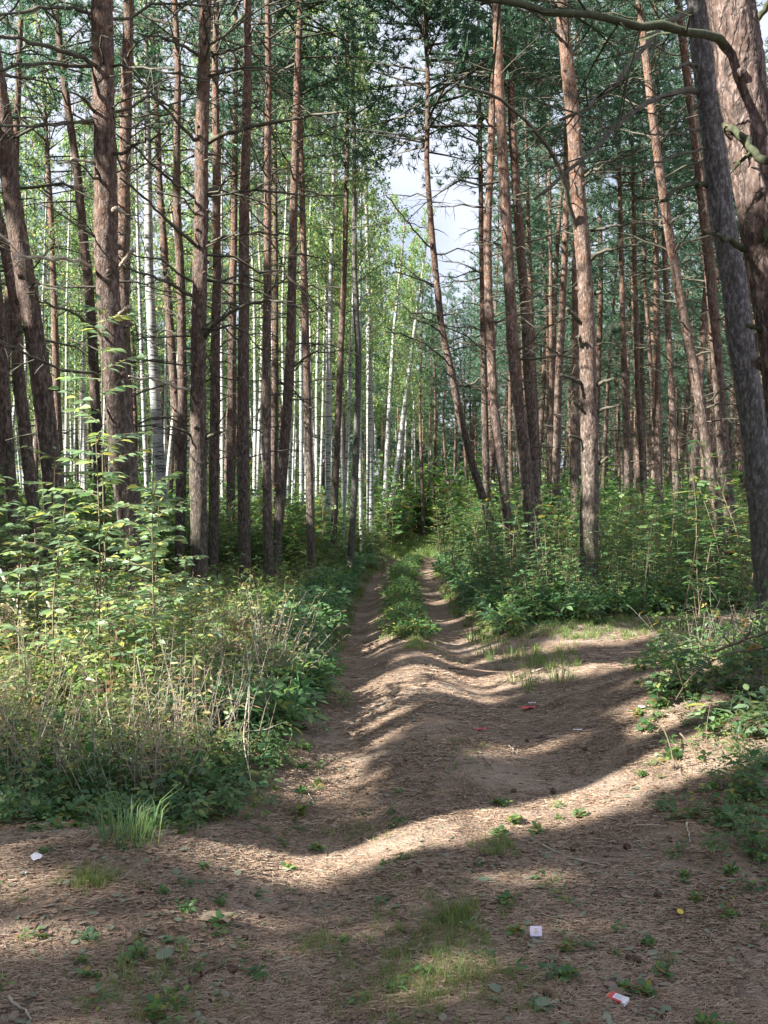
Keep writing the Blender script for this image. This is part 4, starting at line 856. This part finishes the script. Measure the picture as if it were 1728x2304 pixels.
for i, (x, Z, s, rz, lab) in enumerate([(545, 15, .8, 0, 'maple sprout climbing round the foot of the speckled pine'), (610, 17, .7, 1, 'maple sprout between the slim pines left of the track'), (660, 18.6, .7, 2, 'maple sapling under the bent pine left of the track'),
    (1160, 14.8, 1.2, 3, 'leafy maple sapling hiding the feet of the verge cluster'), (1085, 16.5, 1.1, 4, 'maple sapling at the foot of the leaning pine'), (1230, 15.5, 1.2, 5, 'maple sapling between the verge cluster and the stout pine'), (1040, 19, 1.1, .6, 'small maple on the right verge farther along the track'),
    (1400, 15.2, 1.0, 1.2, 'maple sapling right of the stout pine'), (1020, 24, 1.5, 2.2, 'bright green maple sapling beside the far stretch of the track')]):
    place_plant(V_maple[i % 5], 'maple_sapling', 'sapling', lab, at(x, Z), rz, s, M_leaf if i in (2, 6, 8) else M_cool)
for i, (x, Z, s, rz, lab) in enumerate([(1640, 13.5, 1.35, 0, 'big bright green hazel bush behind the grey trunk at the right edge'), (1570, 14.5, 1.2, 1, 'hazel bush at the foot of the sinuous pine'), (1700, 12.6, 1.1, 2, 'hazel bush at the right edge under the grey trunk'), (1490, 15.8, 1.15, 3, 'hazel bush left of the sinuous orange pine'),
    (1430, 17.2, 1.1, 4, 'hazel bush beneath the slender pines right of the stout pine'), (1270, 18.0, 1.1, 5, 'shaded hazel bush behind the stout pine'), (1360, 17.5, 1.0, 6, 'hazel bush close right behind the stout pine'), (1100, 22, 1.2, .5, 'hazel bush behind the leaning pine'), (1180, 20, 1.15, 1.6, 'hazel bush behind the verge cluster'), (1000, 30, 1.2, 2.7, 'hazel bush closing the right side of the far track'), (870, 31, 1.0, 3.3, 'hazel bush closing the left side of the far track'), (1700, 15.5, 1.5, 4.2, 'tallest hazel bush, deep at the right edge'), (1610, 17, 1.5, 2.4, 'tall sunlit hazel rising beside the pinkish pine'),
    (985, 40, 1.3, 1.1, 'hazel standing where the track disappears')]):
    place_plant(V_hazel[i % 6], 'hazel_bush', 'bush', lab, at(x, Z), rz, s, M_leaf)
for i, (x, Z, s, rz, lab) in enumerate([(620, 18.2, .8, 0, 'rowan sapling left of the track behind the brambles'), (500, 15.6, .8, 2, 'rowan sapling between the reddish and the speckled pine'), (740, 21, 1.0, 4, 'rowan sapling under the thin orange pine'), (1450, 13.9, .8, 1, 'rowan seedling above the side track on the right'), (1330, 14.0, .75, 3, 'rowan seedling in front of the stout pine foot'), (860, 25, 1.1, 5, 'pale rowan sapling on the left verge of the far track'), (1530, 13.8, 1.3, 2.2, 'tall feathery rowan right of the stout pine')]):
    place_plant(V_rowan[i % 5], 'rowan_sapling', 'sapling', lab, at(x, Z), rz, s, M_cool)
g = G(); n_ = 420; X = rs.normal(3.35, .75, n_); Y = rs.normal(7.9, 1.35, n_); k = (~open_ground(X, Y)) & (X > 2.2); X, Y = X[k], Y[k]
k = rs.random(len(X)); scatter(g, V_dry, X[k < .3], Y[k < .3], .35, .8, .5); scatter(g, V_rasp, X[k > .72], Y[k > .72], .35, .75, .2); scatter(g, V_herb, X[(k > .3) & (k < .72)], Y[(k > .3) & (k < .72)], .5, 1.1, .2)
X, Y = rand_in(420, 1.7, 3.2, 4.0, 6.6, lambda X, Y: cl(X, Y)); scatter(g, V_herb, X[::3], Y[::3], .3, .65, .25); scatter(g, V_trifo, X[1::3], Y[1::3], .3, .6, .25)
stuff('mound_weeds', g, [M_leaf, M_pale])
for i in range(16):
    a = rs2.uniform(0, 6.28); x, y = rs2.normal(3.2, .5), rs2.normal(7.7, .8); b = on(x, y, rs2.uniform(.03, .3)); L_ = rs2.uniform(.3, 1.0); d = np.array([math.cos(a), math.sin(a), rs2.uniform(-.05, .35)]) * L_
    g = G(); B = spline([np.zeros(3), d * .5 + rs2.normal(0, .05, 3), d], 8); tube(g, B, np.linspace(.007, .0025, 8), 5, rough=.3, rs=rs2)
    for q in range(4):
        j = rs2.integers(2, 7); dd = unit(d + rs2.normal(0, .45, 3) * L_) * L_ * .3; tube(g, [B[j], B[j] + dd * .6, B[j] + dd + [0, 0, -.03]], [.0035, .0025, .0012], 4)
    tag(link('dead_branch', g.mesh('dead_branch', M_pale if i % 2 else M_twig), None, b), 'dry forked twig tangled on the weedy mound beside the side track', 'branch', 'dry twigs tangled on the mound')
# broad leaved sprouts on the mound at the right, and by the verge
V_sprout = [plant(rs2, .42, 3, 7, .10, LEAF, .085, 3, .004, .35, .10, .15, .5, .5) for _ in range(3)]; V_star = [plant(rs2, .26, 1, 7, .02, LEAF, .11, 1, .003, .15, .02, .6, .35, .3) for _ in range(3)]
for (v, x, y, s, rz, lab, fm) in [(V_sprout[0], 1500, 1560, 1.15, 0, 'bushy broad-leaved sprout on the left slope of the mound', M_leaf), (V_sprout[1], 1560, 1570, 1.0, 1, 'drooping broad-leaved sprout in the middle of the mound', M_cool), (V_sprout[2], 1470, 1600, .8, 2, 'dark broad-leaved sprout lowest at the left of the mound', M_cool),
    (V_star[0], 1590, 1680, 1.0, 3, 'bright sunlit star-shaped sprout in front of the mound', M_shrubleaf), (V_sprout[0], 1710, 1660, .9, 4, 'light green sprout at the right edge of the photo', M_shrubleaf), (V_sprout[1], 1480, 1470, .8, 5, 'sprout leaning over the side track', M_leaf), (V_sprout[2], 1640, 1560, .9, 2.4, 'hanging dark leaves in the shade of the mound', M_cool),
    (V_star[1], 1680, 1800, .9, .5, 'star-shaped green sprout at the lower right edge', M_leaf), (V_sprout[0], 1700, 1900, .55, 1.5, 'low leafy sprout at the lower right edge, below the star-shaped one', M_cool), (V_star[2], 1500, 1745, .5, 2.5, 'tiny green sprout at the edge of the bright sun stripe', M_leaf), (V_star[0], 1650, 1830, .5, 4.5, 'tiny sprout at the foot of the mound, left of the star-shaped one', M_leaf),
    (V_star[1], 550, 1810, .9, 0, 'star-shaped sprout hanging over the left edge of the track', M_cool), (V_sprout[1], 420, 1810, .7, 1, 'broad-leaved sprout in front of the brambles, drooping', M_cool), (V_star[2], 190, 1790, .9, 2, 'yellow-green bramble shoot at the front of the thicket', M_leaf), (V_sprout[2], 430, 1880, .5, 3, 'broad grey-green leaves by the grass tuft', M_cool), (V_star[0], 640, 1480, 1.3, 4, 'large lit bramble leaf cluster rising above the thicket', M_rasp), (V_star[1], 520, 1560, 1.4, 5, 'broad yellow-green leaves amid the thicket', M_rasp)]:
    place_plant(v, 'leafy_sprout', 'sprout', lab, gpx(x, y), rz, s, fm)
tuftg = blades(160, .22, .005, .16, 99); t_ = link('grass_tuft', tuftg.mesh('grass_tuft', M_cool), None, gpx(290, 1890)); tag(t_, 'dense dark green grass tuft at the front left of the brambles', 'grass tuft')
def rosette(x, y, n, L, label, seed):
    r_ = np.random.default_rng(seed); g = G(); az = np.linspace(0, 6.28, n, endpoint=False) + r_.normal(0, .3, n); D = np.stack([np.cos(az), np.sin(az), np.full(n, .28)], 1); g.inst(LEAF, np.zeros((n, 3)), frames(D), L * r_.uniform(.7, 1.1, n), r_.random(n) * .5)
    tag(link('plantain', g.mesh('plantain', M_cool), None, gpx(x, y, .003)), label, 'weed')
rosette(1240, 2190, 6, .07, 'plantain rosette above the white and red card packet', 1); rosette(1310, 2130, 5, .055, 'upright plantain leaves right of the plantain rosette', 2); rosette(860, 2030, 6, .05, 'small plantain in the middle of the near track', 3); rosette(395, 2120, 6, .05, 'plantain beside the round pale leaf', 4)
rosette(200, 2110, 7, .06, 'dark plantain in the left foreground', 5); rosette(1090, 2150, 6, .05, 'plantain at the right of the foreground grass', 6); rosette(1220, 2270, 6, .06, 'plantain at the bottom edge, left of the red packet', 7)

# ------------------------------------------------------------------ cones, sticks, fallen branches, rubbish
def cone_mesh():
    r_ = np.random.default_rng(2); g = G(); n = 9; zs = np.linspace(-1, 1, n); tube(g, np.stack([zs * .022, zs * 0, zs * 0], 1), .015 * np.sqrt(np.maximum(0, 1 - (zs * .92) ** 2)) + .001, 10)
    for i in range(n - 1):
        for k in range(8):
            a = (k + .5 * (i % 2)) / 8 * 6.283; z = zs[i] + .1; rr = .015 * math.sqrt(max(0, 1 - z * z * .85)); p = np.array([z * .022, rr * math.cos(a), rr * math.sin(a)]); d = np.array([.35, math.cos(a), math.sin(a)])
            s = np.array([0, -math.sin(a), math.cos(a)]) * .0050; g.add([p - s, p + s, p + d * .0075 + s * .8 + [.002, 0, 0], p + d * .0075 - s * .8 + [.002, 0, 0], p + d * .005 + [.006, 0, 0]], [[(0, 1, 2, 3)], [(3, 2, 4)]], 0)
    return g.mesh('pine_cone', M_cone, False)
CM = cone_mesh()
for i, (x, y, lab) in enumerate([(1302, 1838, 'pine cone lying alone in the lit stripe of the track'), (435, 2215, 'left one of the two pine cones in the left foreground'), (522, 2190, 'right one of the two pine cones in the left foreground'), (552, 2118, 'pine cone half sunk in needles above the two foreground cones'), (1316, 1690, 'dark cone on the shaded track, upper right'),
    (1186, 1670, 'small cone left of the dark cone on the shaded track'), (1155, 1785, 'cone on the shaded stripe between two sunny ones, left'), (1245, 1785, 'cone just above the lit stripe, right'), (1170, 1845, 'cone at the left of the lit stripe'), (1410, 1910, 'cone in the shade right of the lit stripe'), (1290, 1915, 'grey cone below the lit stripe'), (1415, 2165, 'left cone of the pair in the right foreground'), (1432, 2168, 'right cone of the pair in the right foreground'), (1232, 2245, 'cone above the plantain at the bottom edge'), (942, 1965, 'cone in the middle foreground'), (1480, 2020, 'cone beside the thin stick at right')]):
    o = link('pine_cone', CM, None, gpx(x, y, .012)); o.rotation_euler = (rnd.uniform(0, 6), rnd.uniform(-.2, .2), rnd.uniform(0, 6)); s = rnd.uniform(.6, .85); o.scale = (s, s, s); tag(o, lab, 'pine cone', 'pine cones scattered on the track')
def stick(pts, r, m, name, cat, label, fork=0, lift=.01):
    P = np.array([gpx(x, y, lift + z) for x, y, z in pts]); b = P[0].copy(); g = G(); B = spline(P - b, 10); B[1:-1] += rs2.normal(0, r * .5, (8, 3)); tube(g, B, np.linspace(r, r * .5, 10), 6, rough=.25, rs=rs2)
    Lg = np.linalg.norm(B[-1])
    for k in range(fork):
        i = rs2.integers(2, 9); d = unit(unit(B[i] - B[i - 1]) + rs2.normal(0, .6, 3)); d[2] = abs(d[2]); tube(g, [B[i], B[i] + d * Lg * .15, B[i] + d * Lg * .28 + rs2.normal(0, .02, 3)], [r * .6, r * .45, r * .2], 4)
    o = link(name, g.mesh(name, m), None, b); tag(o, label, cat); return o
S_ = [([(1145,1680,0),(1165,1700,0)], .004, M_pale, 'stick', 'pale splintered twig beside the sandy patch', 2), ([(1080,1700,0),(1110,1735,0)], .004, M_twig, 'stick', 'dark twig below the sandy patch', 1), ([(1220,1905,0),(1290,1940,0),(1365,1953,0)], .006, M_pale, 'stick', 'thin curved stick in the shade below the lit stripe', 0),
      ([(1432,1860,0),(1498,1862,0)], .005, M_pale, 'stick', 'straight grey stick at the right, below the cone', 0), ([(1480,2078,0),(1570,2060,0),(1640,2075,0)], .005, M_twig, 'stick', 'long dark root-like stick near the yellow leaf', 1), ([(1290,2145,0),(1370,2132,0),(1450,2142,0)], .005, M_twig, 'stick', 'dark curved stick above the pair of cones', 0),
      ([(450,2198,0),(490,2180,0),(525,2175,0)], .008, M_twig, 'stick', 'dark stick touching the two foreground cones', 0), ([(590,2165,0),(618,2150,0)], .006, M_twig, 'stick', 'short dark stick right of the two foreground cones', 0), ([(20,2250,0),(70,2300,0)], .006, M_pale, 'stick', 'pale stick at the lower left corner', 0),
      ([(1010,1505,0),(1160,1518,0)], .010, M_twig, 'stick', 'dark stick across the far rut', 0), ([(692,1785,0),(706,1810,0)], .004, M_pale, 'stick', 'short pale stick at the left side of the track', 0), ([(1545,1855,0),(1552,1900,0)], .006, M_pale, 'stick', 'pale stick pointing at the viewer, right foreground', 0), ([(1090,1395,0),(1040,1385,0)], .012, M_pale, 'stick', 'whitish broken stick on the right rut beside the green verge', 0),
      ([(1195,1515,0),(1222,1505,0)], .012, M_pale, 'stick', 'grey piece of wood in the side rut', 0)]
for p, r, m, nm, lab, fk in S_: stick(p, r, m, nm, 'stick', lab, fk)
B_ = [([(0,1500,.9),(45,1520,.6),(100,1560,.2),(130,1600,0)], .016, M_pale, 'pale broken branch slanting down at the left edge of the thicket', 2), ([(85,1480,.85),(120,1510,.5),(165,1580,0)], .014, M_pale, 'second pale broken branch, right of the one at the left edge', 2), ([(300,1745,.05),(380,1770,.12),(450,1830,.08),(520,1850,.02)], .008, M_twig, 'dead twig lying along the front of the brambles', 4),
      ([(0,1830,.02),(80,1790,.06),(170,1750,.10),(300,1742,.1)], .007, M_twig, 'long dry twig low in front of the thicket at left', 3), ([(1600,1560,.28),(1660,1545,.3),(1730,1530,.34)], .012, M_twig, 'dark dead branch poking from the right edge over the mound', 4), ([(1720,1600,.4),(1640,1570,.30),(1560,1590,.26),(1520,1610,.1)], .007, M_twig, 'thin dark branch across the mound', 4),
      ([(1600,1450,.25),(1640,1460,.28),(1700,1470,.3)], .005, M_pale, 'pale crooked dead twig above the mound', 3), ([(1585,1500,.3),(1610,1470,.42),(1620,1450,.5)], .006, M_pale, 'thick pale splinter standing on the mound', 1), ([(1610,1520,.22),(1680,1500,.4),(1728,1490,.45)], .004, M_pale, 'bare pale branch with many prongs at the right edge', 5), ([(1470,1680,.20),(1500,1700,.13),(1520,1735,.0)], .005, M_twig, 'bare dark stem leaning at the left of the mound', 0), ([(1530,1710,.15),(1560,1730,.10),(1575,1740,.0)], .005, M_twig, 'bare dark stem in front of the star-shaped sprout', 0),
      ([(690,1420,.5),(650,1450,.25),(640,1500,0)], .008, M_pale, 'white bare stick standing in the verge left of the track', 0), ([(560,1700,.45),(545,1740,.2),(570,1790,0)], .006, M_pale, 'pale dry cane standing at the edge of the thicket', 1), ([(240,1720,.4),(265,1745,0)], .006, M_pale, 'short broken cane in the lower thicket', 0)]
for p, r, m, lab, fk in B_: stick(p, r, m, 'dead_branch', 'branch', lab, fk)
rs3 = np.random.default_rng(12)
for k in range(70):                      # bare canes of last year's brambles
    x = rs3.uniform(20, 690); y = rs3.uniform(1560, 1760) - max(0, x - 560) * .9; b = gpx(x, y); g = G(); h = rs3.uniform(.35, .85); l = rs3.normal(0, .14, 2)
    tube(g, [[0, 0, -.02], [l[0] * .4, l[1] * .4, h * .5], [l[0], l[1], h]], [.0042, .0036, .002], 4); tag(link('dry_cane', g.mesh('dry_cane', M_stem if k % 3 else M_pale), None, b), 'bare upright bramble cane standing in the thicket left of the track', 'cane', 'bare bramble canes in the thicket')

def box(g, c, s, m=0, bev=.0):
    x, y, z = [v / 2 for v in s]; V = [(a * x + c[0], b * y + c[1], d * z + c[2]) for d in (-1, 1) for a, b in ((-1, -1), (1, -1), (1, 1), (-1, 1))]
    g.add(V, [[(0, 3, 2, 1), (4, 5, 6, 7), (0, 1, 5, 4), (1, 2, 6, 5), (2, 3, 7, 6), (3, 0, 4, 7)]], 0, m)
def thing_box(x, y, rz, name, cat, label, parts, tilt=(0, 0), dz=.012):
    r = empty(name, gpx(x, y, dz), rz, label, cat); r.rotation_euler = (tilt[0], tilt[1], rz)
    r.scale = (.74, .74, .74) if name == 'cigarette_packet' else (.85, .85, .85)
    for nm, m, bx in parts:
        g = G()
        for c, s in bx: box(g, c, s)
        o = link(nm, g.mesh(nm, m, False), r)
        if nm in ('box', 'lid'):
            bv = o.modifiers.new('bevel', 'BEVEL'); bv.width = .0015; bv.segments = 2
    return r
thing_box(1390, 2256, math.radians(-38), 'cigarette_packet', 'packet', 'crushed red cigarette packet with a pale grey panel, lying at the bottom right', [
    ('box', M_red, [((0, 0, 0), (.085, .054, .018))]), ('panel', M_white, [((.004, .003, .0102), (.048, .040, .001))]), ('lid', M_white, [((.036, 0, .0005), (.016, .0548, .0192))]), ('foil', M_orange, [((-.044, .004, .002), (.014, .032, .006))]),
    ('print', M_ink, [((.004, .003 + .006 * i, .0110), (.038 - .006 * (i % 2), .0016, .0004)) for i in range(-2, 3)])], (.10, .08))
thing_box(1206, 2112, math.radians(-8), 'card_box', 'box', 'small lilac cardboard box with a gold emblem on its face', [('box', M_lilac, [((0, 0, 0), (.052, .048, .014))]),
    ('emblem', M_gold, [((0, 0, .0075), (.004, .026, .0006)), ((0, .011, .0078), (.018, .0035, .0006)), ((0, -.002, .0078), (.014, .0035, .0006)), ((0, -.011, .0078), (.020, .0035, .0006))])], (.62, -.05), .026)
def scrap(x, y, L, W, m, name, cat, label, seed, fold=.3):
    r_ = np.random.default_rng(seed); g = G(); n = 7; X, Y = np.meshgrid(np.linspace(-L / 2, L / 2, n), np.linspace(-W / 2, W / 2, n)); Z = (vnoise(X * 60 + seed, Y * 60, seed) * fold * W) + .004; X = X + r_.normal(0, L * .02, X.shape); Y = Y + r_.normal(0, W * .03, X.shape)
    i = np.arange(n - 1)[:, None] * n; j = np.arange(n - 1)[None]; g.add(np.stack([X, Y, Z], 2).reshape(-1, 3), [np.stack([i + j, i + j + 1, i + n + j + 1, i + n + j], 2).reshape(-1, 4)], .5)
    o = link(name, g.mesh(name, m, False), None, gpx(x, y, .004)); o.rotation_euler[2] = r_.uniform(-.5, .5); sm = o.modifiers.new('thick', 'SOLIDIFY'); sm.thickness = .0012; return tag(o, label, cat)
scrap(1190, 1596, .12, .07, M_red, 'wrapper', 'wrapper', 'red wrapper on the shaded middle of the track', 1); o = scrap(1197, 1590, .06, .03, M_white, 'paper_scrap', 'paper', 'bit of white paper lying on the red wrapper', 2); o.location.z += .022
scrap(1082, 1644, .08, .05, M_red, 'wrapper', 'wrapper', 'pinkish red scrap left of the larger red wrapper, nearer the viewer', 3); scrap(1300, 1645, .06, .03, M_white, 'paper_scrap', 'paper', 'narrow white paper slip right of the red scraps', 4); scrap(1453, 1594, .10, .035, M_white, 'paper_scrap', 'paper', 'white and yellow torn paper at the foot of the mound', 5)
scrap(80, 1938, .045, .03, M_white, 'paper_scrap', 'paper', 'white scrap in the sun at the left margin', 6, .8); scrap(55, 1968, .022, .014, M_white, 'paper_scrap', 'paper', 'small white crumb below the white scrap at the left margin', 7)
scrap(478, 2072, .16, .07, M_litter, 'bark_piece', 'bark', 'flat pinkish-grey flake of bark in the left foreground', 8, .35)
def leaf_thing(x, y, shape, s, m, label, rz, tone=.1, lift=.012, tilt=.2):
    g = G(); V, L, T_, M_, A = shape.arr(); g.inst(shape, np.zeros((1, 3)), np.eye(3)[None], s, None); g.arr(); g.A = [np.full(len(g.T[0]), tone)]
    o = link('fallen_leaf', g.mesh('fallen_leaf', m), None, gpx(x, y, lift)); o.rotation_euler = (tilt, -tilt * .6, rz); tag(o, label, 'leaf')
leaf_thing(350, 2165, ROUND, .062, M_litter, 'big round pale green fallen leaf in the left foreground', .3, .05, .02, .35); leaf_thing(1528, 2062, ROUND, .036, M_yellow, 'small bright yellow fallen leaf on the right', 1, 0, .012, .3)
for i, (x, y, s, tn, lab) in enumerate([(1075, 1985, .05, .02, 'grey-green fallen leaf, highest of the scatter in the near track'), (1130, 2002, .04, .3, 'pale oval leaf below the highest of the scatter'), (1230, 2005, .05, .1, 'grey-green leaf on the sunlit needles, centre right'), (1345, 2008, .055, .15, 'long green leaf at the right end of the scatter'), (1180, 2080, .04, .1, 'green leaf just above the lilac box'), (1108, 2190, .045, .62, 'reddish brown curled leaf by the foreground grass'), (1115, 2240, .05, .05, 'large pale leaf right of the foreground grass, upper'), (1130, 2262, .05, .02, 'large pale leaf right of the foreground grass, lower'), (550, 2085, .04, .05, 'oval grey-green leaf right of the bark flake'), (490, 2300, .05, .95, 'pale dry leaf at the bottom edge, left'), (1205, 2268, .055, .1, 'broad leaf at the bottom between grass and packet'), (250, 2100, .045, .3, 'grey leaf left of the bark flake')]):
    leaf_thing(x, y, LEAF if i % 2 else ROUND, s, M_litter, lab, i * 1.3, tn)
